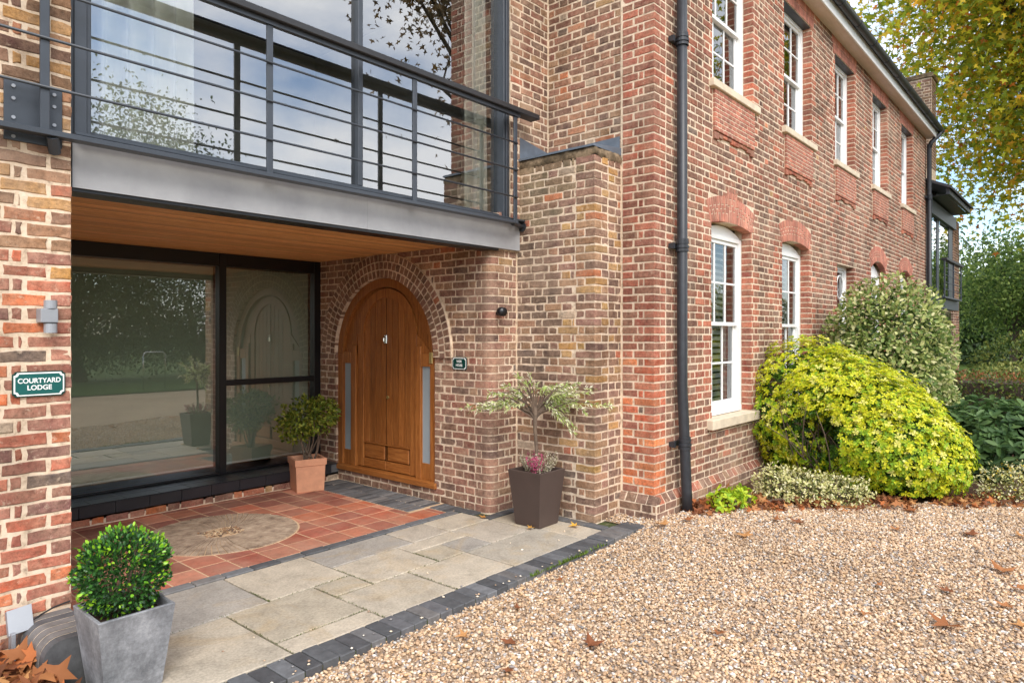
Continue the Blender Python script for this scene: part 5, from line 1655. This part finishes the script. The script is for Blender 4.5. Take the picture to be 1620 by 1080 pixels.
def sign(name, c, u, n, w, h, lines, sizes, mat, label):
    """name plate; c centre on wall, u reading direction, n outward"""
    o = empty(name, c); tag(o, label, 'sign')
    c, u, n = Vector(c), Vector(u), Vector(n)
    def layer(nm, ww, hh, k, o0, o1, mt):
        P = plate_poly(ww, hh, k); m = MB(); q = len(P)
        V = [c + u * a + UPZ * b + n * o0 for a, b in P] + [c + u * a + UPZ * b + n * o1 for a, b in P]
        m.add(V, [tuple(range(q))[::-1], tuple(range(q, 2 * q))] + [(i, (i + 1) % q, q + (i + 1) % q, q + i) for i in range(q)])
        return m.build(nm, MATS[mt], o)
    layer('back_plate', w, h, h * .10, 0.004, 0.014, 'sign_dark_green')
    layer('border', w - .012, h - .012, h * .11, 0.014, 0.0155, 'sign_white')
    layer('face', w - .026, h - .026, h * .12, 0.0155, 0.017, mat)
    for (txt, dz, sz, wid) in lines:
        me = text_mesh(txt, sz)
        xs = [v.co.x for v in me.vertices]; k = wid / (max(xs) - min(xs))
        for v in me.vertices:
            p = c + u * (v.co.x * k) + UPZ * (v.co.y + dz) + n * (0.0178 + v.co.z * .5)
            v.co = p
        me.materials.clear(); link('lettering', me, MATS['sign_white'], o)
sign('name_plate', (-4.542, 1.20, 1.462), XP, YN, 0.243, 0.135, [('COURTYARD', 0.017, 0.036, .196), ('LODGE', -0.020, 0.036, .112)], 0, 'sign_green', 'green house name plate with white border on the left brick pier')
sign('name_plate', (EX, 1.70, 1.435), YN, XN, 0.20, 0.125, [('WEIR', 0.020, 0.034, .075), ('HOUSE', -0.018, 0.034, .09)], 0, 'sign_dark_green', 'small dark green name plate on the brick wall right of the oak door')
# up-down wall light on pier
wl2 = empty('wall_light', (-4.50, 1.19, 1.82)); tag(wl2, 'grey up and down wall light on the left pier above the name plate', 'wall light')
m = MB(); m.cbox(-4.555, -4.475, 1.11, 1.195, 1.79, 1.865, 0.003); m.build('bracket', MATS['grey_metal'], wl2)
for z0, z1 in ((1.866, 1.91), (1.735, 1.789)):
    m = MB(); m.tube([(-4.505, 1.135, z0), (-4.505, 1.135, z1)], 0.031, 20); m.build('lamp_cylinder', MATS['grey_metal'], wl2)
m = MB(); m.tube([(-4.505, 1.135, 1.786), (-4.505, 1.135, 1.7895)], 0.033, 16); m.build('shadow_ring', MATS['black_frame'], wl2)
# black round lamp
bl2 = empty('spot_lamp', (EX, 1.40, 1.95)); tag(bl2, 'small round black lamp on the brick wall above the dark green name plate', 'wall light')
m = MB(); m.tube([(-0.745, EY0 - .002, 1.93), (-0.745, EY0 - .03, 1.93)], 0.022, 12); m.build('base', MATS['black_frame'], bl2)
m = MB(); m.tube([(-0.740, EY0 - .03, 1.94), (-0.757, EY0 - .055, 1.945), (-0.762, EY0 - .105, 1.94)], [0.03, 0.044, 0.042], 16); m.build('head', MATS['black_frame'], bl2, smooth=True)
# ground spotlight at pier foot
sp = empty('ground_light', (-4.62, 1.16, 0)); tag(sp, 'square grey floodlight on a short post at the foot of the left pier', 'floodlight')
m = MB(); m.cbox(-4.695, -4.675, 1.06, 1.12, -0.02, 0.20, 0.003); m.build('post', MATS['grey_metal'], sp)
m = MB()
m.add([(-4.700, 1.09, 0.185), (-4.595, 1.075, 0.20), (-4.595, 1.12, 0.315), (-4.700, 1.135, 0.30), (-4.700, 1.12, 0.17), (-4.595, 1.105, 0.185), (-4.595, 1.15, 0.30), (-4.700, 1.165, 0.285)],
      [(0, 1, 2, 3), (7, 6, 5, 4), (0, 4, 5, 1), (1, 5, 6, 2), (2, 6, 7, 3), (3, 7, 4, 0)]); m.build('head', MATS['grey_metal'], sp)
m = MB(); m.tube([(-4.62, 1.13, 0.20), (-4.55, 1.14, 0.235), (-4.48, 1.165, 0.25), (-4.40, 1.18, 0.255)], 0.0045, 6); m.build('cable', MATS['rubber_cable'], sp)

# =================================================================== FAR BAY at the end of the facade
bay = empty('far_bay', (14.7, 0, 0)); tag(bay, 'far dark-framed glazed bay with small balcony at the end of the brick facade', 'bay')
bp = []
bp += wall((16.9, -0.03, 0), XP, YN, 0, 1.0, 0, 4.95, lambda a, z, j, k: bcol('upper'), wob=0.003)
bp += wall((16.9, -0.03, 0), YP, XN, 0, 0.1, 0, 4.95, lambda a, z, j, k: bcol('upper'), wob=0.003)
m = MB(); m.box(16.903, 17.897, -0.027, 0.30, -0.1, 4.95); m.build('pier', MATS['mortar'], bay)
mb = MB()
for B in bp:
    V, F = brick_geom(B, 0); mb.add(V, F, B['col'])
o = link('pier_bricks', mb.mesh('pier_bricks'), MATS['brick'], bay); o['kind'] = 'stuff'
for x0, x1 in ((13.12, 13.30), (14.45, 14.75), (16.25, 16.88)):
    m = MB(); m.cbox(x0, x1, -0.012, 0.06, 2.70, 4.95, 0.004); m.build('upright', MATS['anthracite'], bay)
for x0, x1 in ((13.30, 14.45), (14.75, 16.25)):
    m = MB(); m.add([(x0, 0.0, 2.60), (x1, 0.0, 2.60), (x1, 0.0, 4.95), (x0, 0.0, 4.95)], [(0, 1, 2, 3)]); m.build('pane', MATS['glass_upper'], bay, fix=False)
m = MB(); m.add([(13.1, 0.0, 0.05), (16.89, 0.0, 0.05), (16.89, 0.0, 2.33), (13.1, 0.0, 2.33)], [(0, 1, 2, 3)]); m.build('pane', MATS['glass_lower'], bay, fix=False)
m = MB(); m.box(13.1, 17.4, 0.9, 1.0, 0, 5.0); m.box(13.1, 17.4, 0.1, 0.95, 2.45, 2.55); m.build('interior_wall', MATS['interior_dark'], bay)
m = MB(); m.cbox(13.06, 16.1, -0.26, -0.04, 2.34, 2.60, 0.004); m.build('beam', MATS['anthracite'], bay)
m = MB(); m.cbox(13.15, 15.75, -0.42, -0.30, 3.47, 3.53, 0.004); m.build('handrail', MATS['handrail_paint'], bay)
m = MB(); m.cbox(13.15, 15.75, -0.38, -0.26, 2.58, 2.62, 0.004); m.build('bottom_rail', MATS['anthracite'], bay)
for px in (13.2, 14.5, 15.72):
    m = MB(); m.box(px - .025, px + .025, -0.375, -0.345, 2.62, 3.47); m.build('post', MATS['anthracite'], bay)
for z in (2.79, 2.96, 3.13, 3.30):
    m = MB(); m.tube([(13.15, -.36, z), (15.73, -.36, z)], .009, 6); m.build('rod', MATS['anthracite'], bay)
m = MB(); m.cbox(13.12, 16.55, -0.47, -0.40, 5.0, 5.17, 0.004); m.build('fascia', MATS['anthracite'], bay)
m = MB(); m.add([(13.0, -0.52, 5.18), (16.7, -0.52, 5.18), (16.7, 2.5, 6.6), (13.0, 2.5, 6.6), (13.0, -0.52, 5.12), (16.7, -0.52, 5.12), (16.7, 2.5, 6.5), (13.0, 2.5, 6.5)],
                [(0, 1, 2, 3), (7, 6, 5, 4), (0, 4, 5, 1), (1, 5, 6, 2), (2, 6, 7, 3), (3, 7, 4, 0)]); m.build('roof', MATS['roof_slate'], bay)
m = MB(); m.box(13.12, 16.55, -0.40, 0.9, 4.985, 5.0); m.build('soffit', MATS['black_frame'], bay)
m = MB(); m.cbox(13.10, 16.89, -0.10, -0.014, 4.62, 4.95, 0.004); m.build('header', MATS['anthracite'], bay)
m = MB(); m.cbox(13.14, 13.26, -0.09, -0.055, 0.1, 2.45, 0.004); m.build('white_post', MATS['white_paint'], bay)

# =================================================================== SHRUBS
# golden choisya
yb = empty('golden_shrub', (2.7, -1.0, 0)); tag(yb, 'big golden yellow mounded shrub sloping down from the nearest window to the gravel', 'shrub')
def lump(x, y, r, zt, k=1.0): return (x, y, zt * .46, r, r, zt * .54)
YL = [lump(2.98, -.42, .76, 1.67), lump(2.78, -.85, .74, 1.52), lump(2.62, -1.25, .66, 1.33), lump(2.52, -1.52, .58, 1.12), lump(2.62, -1.70, .48, .92), lump(3.2, -1.1, .7, 1.3)]
P, N, dep = blob_points(YL, 14500, 0.30, 0.10, 0.05)
P = P + N * (np.abs(RNG.normal(0, .03, len(P))) * (RNG.random(len(P)) < .16) * (dep < .3))[:, None]
hol = np.array([1.98, -.72, .60])
keep = np.sum(((P - hol) / np.array([.36, .38, .32])) ** 2, axis=1) > 1
keep &= ~((P[:, 2] < .42) & (P[:, 0] < 2.2) & (P[:, 1] > -1.05))
P, N, dep = P[keep], N[keep], dep[keep]
k = 6
PP, DD, NN = whorls(P, unit(N + np.array([0, 0, .35])), k, .07, 1.0, .15)
n0 = len(P); sh = np.tile(dep, k); nz = np.tile(N[:, 2], k); zz = np.tile(P[:, 2], k)
c = pick([(214, 212, 36), (200, 206, 40), (224, 218, 60), (180, 196, 38)], len(PP))
pale = np.tile(RNG.random(n0) < .16, k); c[pale] = pick([(236, 230, 130), (226, 222, 110)], pale.sum())
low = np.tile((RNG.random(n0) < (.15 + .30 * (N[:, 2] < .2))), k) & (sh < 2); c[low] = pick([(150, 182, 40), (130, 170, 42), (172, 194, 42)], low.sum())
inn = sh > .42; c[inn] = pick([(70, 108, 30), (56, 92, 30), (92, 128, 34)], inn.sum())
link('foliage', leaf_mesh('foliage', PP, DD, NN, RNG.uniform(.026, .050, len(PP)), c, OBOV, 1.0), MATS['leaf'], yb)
m = MB()
tips = []
for i in range(46):
    tips.append(tuple(hol + np.array([random.uniform(-.1, .55), jit(.45), jit(.42)])))
stems(m, [(2.55, -.75, 0.0), (2.45, -.6, 0.0), (2.6, -.95, 0.02)], tips, .011, .003, 5, .35, 5)
m.build('branch', MATS['bark'], yb)

# variegated rounded shrub behind
def bush(name, label, lumps, n, size, pal, shape=OVAL, k=1, mat='leaf', dark=None, shell=.35, rough=.07, wid=1.0, upn=.3, jitd=.8, tip=None):
    o = empty(name, (lumps[0][0], lumps[0][1], 0)); tag(o, label, 'shrub')
    P, N, dep = blob_points(lumps, n, shell, .02, rough)
    if k > 1:
        PP, DD, NN = whorls(P, unit(N + np.array([0, 0, upn])), k, .05, 1.0, .2); dd = np.tile(dep, k)
    else:
        PP, dd = P, dep; DD = unit(N + jitd * rand_dir(n)); NN = unit(N + .5 * rand_dir(n) + np.array([0, 0, upn]))
    c = pick(pal, len(PP))
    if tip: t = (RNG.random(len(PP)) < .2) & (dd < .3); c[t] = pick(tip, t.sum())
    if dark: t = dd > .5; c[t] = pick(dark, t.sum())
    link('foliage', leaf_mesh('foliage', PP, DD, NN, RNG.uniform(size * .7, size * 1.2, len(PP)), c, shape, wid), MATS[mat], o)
    m = MB(); b0 = lumps[0]
    stems(m, (b0[0], b0[1], 0.0), [tuple(p) for p in (P[:14] * .75 + np.array([b0[0], b0[1], b0[2]]) * .25)], .02, .006, 5, .15, 3); m.build('stem', MATS['bark'], o)
    return o
bush('variegated_shrub', 'tall round shrub with cream-edged leaves behind the golden shrub', [(5.0, -.88, 1.38, 1.0, .82, 1.12), (5.15, -.95, .6, 1.02, .84, .8), (4.85, -.80, 1.0, .95, .78, .95)],
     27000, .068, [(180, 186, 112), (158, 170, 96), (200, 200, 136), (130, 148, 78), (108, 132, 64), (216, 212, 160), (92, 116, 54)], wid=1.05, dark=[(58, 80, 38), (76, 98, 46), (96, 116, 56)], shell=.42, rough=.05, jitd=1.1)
bush('laurel_shrub', 'dark blue-green broadleaf shrub right of the golden shrub', [(4.5, -2.2, .40, .75, .75, .52), (5.1, -2.9, .38, .8, .7, .46)],
     1300, .13, [(82, 112, 62), (70, 98, 54), (100, 128, 74), (58, 86, 48)], k=4, mat='leaf', wid=.75, upn=.6)
VP = [(232, 226, 170), (216, 214, 148), (240, 234, 194), (190, 196, 120), (208, 200, 134)]
for i, (x, y, r, h, lb) in enumerate(((1.42, -.62, .20, .36, 'leftmost low cream variegated bush at the wall below the window'), (1.50, -.88, .26, .33, 'low cream variegated bush in the leaf litter before the bare branches'),
                                   (1.72, -1.16, .24, .28, 'low cream variegated bush tucked against the front of the golden shrub'))):
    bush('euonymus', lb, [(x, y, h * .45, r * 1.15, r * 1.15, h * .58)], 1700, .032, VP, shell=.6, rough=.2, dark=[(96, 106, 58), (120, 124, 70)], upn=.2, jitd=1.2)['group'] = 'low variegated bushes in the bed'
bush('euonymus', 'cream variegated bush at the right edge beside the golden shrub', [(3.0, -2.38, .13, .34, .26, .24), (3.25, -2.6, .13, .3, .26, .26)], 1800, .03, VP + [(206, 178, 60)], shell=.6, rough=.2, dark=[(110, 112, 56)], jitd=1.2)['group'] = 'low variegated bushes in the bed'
bush('yellow_sprout', 'small yellow-green sprouting shrub next to the black downpipe foot', [(.74, -.36, .09, .20, .16, .12), (.95, -.42, .10, .14, .13, .12)], 130, .06, [(172, 196, 40), (140, 178, 44), (192, 208, 56)], shape=OBOV, k=5, shell=.6, rough=.2)
# hedges further back
HG = [(102, 122, 56), (84, 106, 48), (120, 136, 66), (70, 90, 42), (124, 112, 62)]
def hedge(name, label, x0, x1, y0, y1, h, n, size, pal, top=None):
    o = empty(name, ((x0 + x1) / 2, (y0 + y1) / 2, 0)); tag(o, label, 'hedge')
    P = np.stack([RNG.uniform(x0, x1, n), RNG.uniform(y0, y1, n), h * RNG.uniform(0, 1, n)], 1)
    f = RNG.random(n)
    tt = f < .42; P[tt, 2] = h + RNG.normal(0, .025, tt.sum()); N = np.tile(np.array([[0., 0, 1.]]), (n, 1))
    ff = (f >= .42) & (f < .57); P[ff, 1] = y0 + RNG.normal(0, .03, ff.sum()); N[ff] = (0, -1, 0)
    gg = f >= .57; P[gg, 0] = x0 + RNG.normal(0, .03, gg.sum()); N[gg] = (-1, 0, 0)
    c = pick(pal, n)
    if top: q = tt & (RNG.random(n) < .34); c[q] = pick(top, q.sum())
    c = c * 1.0
    link('foliage', leaf_mesh('foliage', P, unit(N + rand_dir(n)), unit(N + .7 * rand_dir(n)), RNG.uniform(size * .7, size * 1.3, n), c, OVAL), MATS['leaf'], o)
    m = MB(); m.box(x0 + .05, x1 - .05, y0 + .05, y1 - .05, 0, h - .05); m.build('twig_core', MATS['dark_bark'], o)
hedge('clipped_hedge', 'low clipped hedge littered with brown leaves behind the dark shrub', 7.0, 9.2, -5.0, -1.25, 1.02, 11000, .05, HG, [(150, 92, 58), (134, 84, 54), (166, 112, 70)])
bush('rounded_shrub', 'rounded green shrub beside the far bay pillar', [(16.2, -1.5, .85, 1.2, 1.0, .85), (17.5, -3.0, .8, 1.5, 1.4, .8)], 5200, .09, HG[:4] + [(132, 138, 62)])
bush('pale_ground_shrub', 'pale yellow-green spreading shrub in front of the far tree', [(12.6, -1.75, .58, 1.1, .9, .52), (13.6, -3.2, .55, 1.6, 1.2, .5)], 5200, .08, [(150, 156, 82), (132, 144, 76), (168, 172, 100), (112, 128, 62)])

# =================================================================== TREES
def tree(name, label, base, trunk_r, fork_z, lumps, n, size, pal, shape=MAPLE, w=None, mat='leaf', dark=None, shell=.6, cat='tree', hang=0.0, rough=.14, wood='dark_bark', limbs=10):
    o = empty(name, base); tag(o, label, cat)
    P, N, dep = blob_points(lumps, n, shell, .5, rough)
    # clump the leaves: pull towards cluster centres
    kc = max(8, n // 26); cen = P[RNG.choice(n, kc, replace=False)]
    idx = RNG.integers(0, kc, n)
    spr = size * 4.2
    P2 = cen[idx] + RNG.normal(0, spr, (n, 3)) * np.array([1.15, 1.15, .75])
    mixm = RNG.random(n) < .80; P[mixm] = P2[mixm]
    D = unit(rand_dir(n) + np.array([0, 0, -.5 - hang])); NN = unit(rand_dir(n) + np.array([0, 0, .9]))
    c = pick(pal, n, .16, w)
    tone = RNG.uniform(.78, 1.18, kc)[idx][:, None]; c = np.clip(c * tone, 0, 1)
    link('crown', leaf_mesh('crown', P, D, NN, RNG.uniform(size * .65, size * 1.25, n), c, shape), MATS[mat], o)
    m = MB(); b = Vector(base); f = b + UPZ * fork_z + V3(jit(.1), jit(.1), 0)
    m.tube([b - UPZ * .2, b + UPZ * .25, b + (f - b) * .5 + V3(jit(.05), jit(.05), 0), f], [trunk_r * 1.35, trunk_r, trunk_r * .88, trunk_r * .75], 12)
    ends = cen[RNG.choice(kc, min(kc, limbs * 7), replace=False)]
    L0 = np.array([l[:3] for l in lumps]); prim = []
    for i in range(limbs):
        l = lumps[i % len(lumps)]; t = Vector(l[:3]) + Vector(rand_dir(1)[0]) * .35 * min(l[3], l[5])
        mid = f + (t - f) * .5 + UPZ * .12 * (t - f).length
        m.tube([f - UPZ * .2, mid, t], [trunk_r * .5, trunk_r * .3, trunk_r * .14], 7); prim += [mid, t, f + (t - f) * .3 + UPZ * .08 * (t - f).length]
    for e in ends:
        e = Vector(e); s = min(prim, key=lambda q: (q - e).length)
        mid = s + (e - s) * .55 + V3(jit(.1), jit(.1), .06) * (e - s).length
        m.tube([s, mid, e], [trunk_r * .12, trunk_r * .07, trunk_r * .025], 5)
    m.build('trunk', MATS[wood], o)
    return o
PT = [(196, 188, 52), (168, 174, 52), (138, 154, 52), (214, 186, 54), (224, 166, 54), (200, 122, 54), (116, 138, 50), (232, 198, 74)]
PWT = np.array([.22, .25, .20, .12, .06, .035, .08, .04]); PWT /= PWT.sum()
tree('plane_tree', 'large plane tree with yellowing leaves overhanging from the upper right', (20.2, -3.6, 0), .42, 4.2,
     [(18.8, -2.6, 11.4, 5.6, 4.6, 4.2), (19.0, -4.2, 8.6, 3.6, 3.0, 3.2), (16.2, -1.2, 12.2, 4.2, 3.0, 3.0), (17.6, -3.6, 6.6, 1.7, 1.6, 1.4), (19.6, -1.6, 8.2, 3.2, 2.6, 2.8)],
     44000, .20, PT, w=PWT, shell=.75, hang=.4, mat='leaf_thin')
tree('round_tree', 'round green tree with short trunk on the far lawn', (31.2, -.3, 0), .17, 1.5, [(31.3, -.4, 4.1, 2.1, 2.1, 2.1), (31.9, -1.9, 3.8, 2.2, 2.2, 2.0), (32.0, .5, 3.3, 1.6, 1.7, 1.5), (32.4, -3.4, 3.6, 2.2, 2.2, 1.9)],
     24000, .15, [(104, 128, 62), (88, 112, 56), (120, 140, 70), (136, 152, 80), (72, 96, 50)], OVAL, shell=.5, mat='leaf_thin')
DG = [(62, 84, 46), (52, 72, 42), (74, 96, 52), (86, 108, 58)]
for (x, y, r, h, lb) in ((45.5, 4.6, 3.2, 6.0, 'tall dark tree beyond the far bay'), (49.5, 1.0, 3.6, 7, 'broad dark tree at the end of the garden behind the round tree'), (52, -3.5, 4.5, 8, 'dark tree at the right edge of the garden horizon')):
    tree('distant_tree', lb, (x, y, 0), .3, 1.2, [(x, y, h * .55, r, r, h * .45), (x, y + 1, h * .3, r * 1.1, r * 1.1, h * .3)], 9000, .36, DG, OVAL, shell=.5, limbs=5)['group'] = 'trees closing the garden'
# trees behind the viewer, seen as reflections in the glass
for (x, y, r, h, n, lb) in ((-1.5, -17.5, 3.4, 7.6, 5200, 'dark leafy tree reflected at the left of the ground floor glass'), (3.0, -17.0, 2.4, 8.8, 7600, 'dark leafy tree reflected in the middle of the ground floor glass'),
                        (7.6, -17.4, 3.2, 5.4, 5200, 'dark leafy tree reflected near the mullion of the ground floor glass')):
    tree('courtyard_tree', lb, (x, y, 0), .22, 1.0, [(x, y, h * .56, r, r * .8, h * .44), (x + .6, y, h * .28, r * 1.05, r * .8, h * .3)], n * 5, .12, DG, OVAL, shell=.55, limbs=6)['group'] = 'trees across the courtyard'
tree('hanging_tree', 'tree with hanging brown-leaved branches reflected in the balcony glass', (14.0, -12.0, 0), .28, 7.5, [(6.3, -7.9, 11.2, .8, .8, .8), (7.6, -8.4, 11.8, 1.3, 1.2, 1.1), (7.3, -7.9, 8.6, .3, .3, 1.5), (9.5, -9.5, 12.0, 1.8, 1.5, 1.3)], 1700, .19, [(110, 84, 50), (128, 100, 58), (92, 76, 48)], MAPLE, shell=.8, limbs=5)
ho = MB(); hx, hy = 3.4, -11.4
ho.tube([(hx - .33, hy, -.1), (hx - .33, hy, 1.05), (hx - .27, hy, 1.15), (hx + .27, hy, 1.15), (hx + .33, hy, 1.05), (hx + .33, hy, -.1)], .02, 8)
tag(ho.build('metal_hoop', MATS['chrome'], None, smooth=True), 'shiny metal hoop on the lawn seen reflected in the ground floor glass', 'hoop')

# =================================================================== FALLEN LEAVES
BR = [(170, 114, 72), (150, 96, 60), (188, 138, 88), (134, 84, 56)]
def fallen(u, v, px, col, label, z=None, group='fallen leaves lying one by one on the drive'):
    x, y, t = px_ground(u, v, 0.0)
    zz = (gz(x, y) + .022) if z is None else z
    x, y, t = px_ground(u, v, zz)
    s = max(.06, px / 1080.0 * t) * 1.15
    a = random.uniform(0, 6.28); T, F = MAPLE
    V = []
    cu = random.uniform(.02, .25)
    for p in T:
        lx, ly, lz = (p[0] - .35) * s, p[1] * s, 0
        rr = (lx * lx + ly * ly)
        lz = cu * rr / s + .012 * math.sin(9 * p[0] + 7 * p[1] + a) * s * 3 + abs(ly) * .25
        V.append((lx * math.cos(a) - ly * math.sin(a), lx * math.sin(a) + ly * math.cos(a), lz + .006))
    m = MB(); m.add([(x + q[0], y + q[1], zz + q[2]) for q in V], [tuple(f) for f in F], lin(col))
    m.tube([(x + V[1][0], y + V[1][1], zz + V[1][2]), (x + V[1][0] * 1.6, y + V[1][1] * 1.6, zz + .012)], .002, 4, lin((140, 96, 50)))
    o = m.build('fallen_leaf', MATS['dead_leaf'], None, fix=False)
    tag(o, label, 'leaf', group)
LV = [(736, 1006, 24, 'curled brown leaf on the gravel, leftmost of the two near the kerb'), (807, 1018, 26, 'folded rust-brown leaf on the gravel in the centre foreground'), (933, 1021, 36, 'large flat tan leaf with pointed lobes on the foreground gravel'),
      (805, 1062, 16, 'small brown leaf at the bottom edge of the gravel'), (817, 962, 16, 'small dark leaf on gravel close to the dark kerb'), (887, 918, 13, 'tiny red-brown leaf on gravel by the kerb middle'),
      (1179, 848, 26, 'orange-brown leaf alone on gravel below the house corner plants'), (1137, 1001, 20, 'rust leaf on the gravel in the lower middle'), (1368, 970, 18, 'brown leaf half sunk in gravel right of centre'),
      (1389, 926, 15, 'small orange leaf on gravel in front of the golden shrub'), (1499, 936, 22, 'curled orange leaf on gravel at the right'), (1500, 989, 46, 'largest pale tan leaf on the right foreground gravel'),
      (1584, 904, 38, 'long tan leaf near the right edge of the gravel'), (1609, 931, 26, 'pale leaf touching the right picture edge'), (1592, 960, 24, 'dark brown curled leaf by the right edge'),
      (1538, 846, 26, 'flat tan leaf on gravel below the cream bush'), (1613, 848, 20, 'tan leaf at right edge just below the bed'), (1417, 838, 17, 'small rust leaf on gravel under the golden shrub'),
      (1444, 809, 24, 'brown leaf at the gravel edge under the golden shrub'), (1228, 823, 20, 'brown leaf on gravel just below the cream bushes, left one'), (1263, 827, 22, 'brown leaf on gravel just below the cream bushes, right one'),
      (1617, 991, 24, 'rust leaf cut by the right edge of the picture'), (1051, 830, 22, 'pale tan leaf on gravel at the kerb end'), (1085, 822, 20, 'brown leaf on gravel left of the downpipe foot')]
for u, v, p, lb in LV: fallen(u, v, p, random.choice(BR), lb)
fallen(911, 832, 18, (214, 164, 70), 'yellow leaf on the dark border bricks at the buttress foot', .008, 'fallen leaves on the paving')
fallen(841, 835, 13, (200, 148, 70), 'small yellow-brown leaf at the foot of the brown planter', .008, 'fallen leaves on the paving')
fallen(765, 819, 12, (186, 132, 70), 'small tan leaf at the rounded brick corner', .008, 'fallen leaves on the paving')
fallen(992, 800, 24, (150, 82, 40), 'upright brown leaf caught in the corner beside the buttress', None)
# drifts
def drift(name, label, pts, n, size, zf, pal=BR + [(128, 78, 52), (108, 70, 50), (176, 104, 60)], hgt=.05):
    A = np.array(pts, float); i = RNG.integers(0, len(A), n); r = np.sqrt(RNG.random(n)) * A[i, 2]; a = RNG.uniform(0, 6.28, n)
    x = A[i, 0] + r * np.cos(a); y = A[i, 1] + r * np.sin(a)
    z = np.array([zf(xx, yy) for xx, yy in zip(x, y)]) + RNG.uniform(0.005, 1, n) * hgt * (1 - (r / A[i, 2]) ** 2)
    c = pick(pal, n)
    o = link(name, leaf_mesh(name, np.stack([x, y, z], 1), unit(rand_dir(n) * np.array([1, 1, .45])), unit(rand_dir(n) * .8 + np.array([0, 0, 1.0])), RNG.uniform(size * .7, size * 1.3, n), c, MAPLE), MATS['dead_leaf'])
    tag(o, label, 'leaves', kind='stuff')
drift('fallen_leaves', 'brown fallen leaves drifted along the planting bed', [(.55, -.22, .25), (.9, -.38, .30), (1.15, -.5, .30), (1.35, -.85, .28), (1.6, -1.2, .28), (1.95, -1.55, .25), (1.3, -.3, .35), (2.75, -2.35, .35), (3.2, -2.75, .4), (4.0, -3.2, .6), (2.4, -2.05, .2), (.7, -.3, .2), (1.05, -.62, .2), (1.45, -1.02, .2)], 1700, .085, lambda x, y: .025, hgt=.07)
drift('leaf_pile', 'heap of curled brown leaves beside the pier foot', [(-4.80, 1.02, .17), (-4.78, .84, .17), (-4.94, 1.02, .2), (-4.72, .60, .12), (-4.88, .78, .2)], 620, .115, lambda x, y: -.01, hgt=.20)
m = MB()
m.tube([(1.02, -.55, .05), (1.25, -.70, .075), (1.42, -.86, .05), (1.5, -1.0, .03)], [.012, .016, .014, .008], 7); m.tube([(1.25, -.7, .075), (1.4, -.74, .06)], [.012, .006], 6)
tag(m.build('dead_stick', MATS['bark'], None, smooth=True), 'pale dead stick lying on the leaf litter by the downpipe', 'stick')
m = MB(); m.tube([(.93, -.52, 0), (.94, -.53, .16)], [.022, .018], 8); m.tube([(.80, -.47, .02), (.76, -.45, .14)], [.012, .008], 6)
tag(m.build('cut_stump', MATS['bark'], None), 'short cut stump among leaf litter beside the yellow sprout', 'stump')
m = MB()
for i in range(9):
    pass
# grass tufts and moss along kerb and joints
def tufts(name, label, segs, n, size, pal):
    P = []
    for _ in range(n):
        (x0, y0), (x1, y1) = random.choice(segs); t = random.random() ** 1.2
        P.append((x0 + (x1 - x0) * t + jit(.004), y0 + (y1 - y0) * t + jit(.004), -.004))
    P = np.array(P); k = len(P)
    o = link(name, leaf_mesh(name, P, unit(rand_dir(k) * .6 + np.array([0, 0, .9])), rand_dir(k), RNG.uniform(size * .5, size * 1.3, k), pick(pal, k), LANCE), MATS['leaf'])
    tag(o, label, 'moss', kind='stuff')
sg = [((-3.634, .17), (-3.634, .93)), ((-4.4, .93), (-3.01, .945)), ((-3.01, .36), (-3.634, .36)), ((-3.01, .684), (-1.0, .684)), ((-3.01, .17), (-3.01, .9)), ((-2.394, .17), (-2.394, .684)), ((-2.705, .684), (-2.705, 1.18)), ((-3.34, .945), (-3.34, 1.2)), ((-2.08, .684), (-2.08, .985)), ((-3.0, .945), (-2.705, .945))]
tufts('joint_moss', 'green moss growing in the joints of the stone slabs', sg, 1500, .011, [(86, 104, 40), (70, 88, 36), (110, 120, 56)])
tufts('kerb_grass', 'little grass tufts along the dark brick kerb', [((-1.55, -.066), (-1.2, -.066)), ((-1.9, -.066), (-0.9, -.066)), ((-4.8, .4), (-4.62, .7)), ((-4.75, .45), (-4.6, .5))], 420, .035, [(98, 124, 44), (84, 110, 40), (120, 140, 60)])

# gravel kicked onto the kerb and the slabs
m = MB()
for i in range(44):
    x = -3.9 + 3.4 * random.random() ** 1.5; y = -0.055 + abs(random.gauss(0, .05)) if i % 3 else random.uniform(.0, .6)
    q = random.uniform(.0055, .012); z = (.012 if y < .162 else .001) + q * .45
    if z > .02 and x > -.95: z += .008
    c = lin(random.choice([(222, 204, 178), (196, 166, 136), (236, 226, 210), (168, 142, 120), (140, 136, 134)]))
    a = random.uniform(0, 3.1); ca, sa = math.cos(a) * q * 1.25, math.sin(a) * q * 1.25
    V = [(x + ca, y + sa, z), (x - ca, y - sa, z), (x - sa * .75, y + ca * .75, z), (x + sa * .75, y - ca * .75, z), (x, y, z + q * .6), (x, y, z - q * .6)]
    m.add(V, [(0, 2, 4), (2, 1, 4), (1, 3, 4), (3, 0, 4), (2, 0, 5), (1, 2, 5), (3, 1, 5), (0, 3, 5)], c)
o = m.build('stray_pebbles', MATS['engineering_brick'], None, smooth=True)
tag(o, 'stray pebbles kicked from the drive onto kerb and slabs', 'pebbles', kind='stuff')
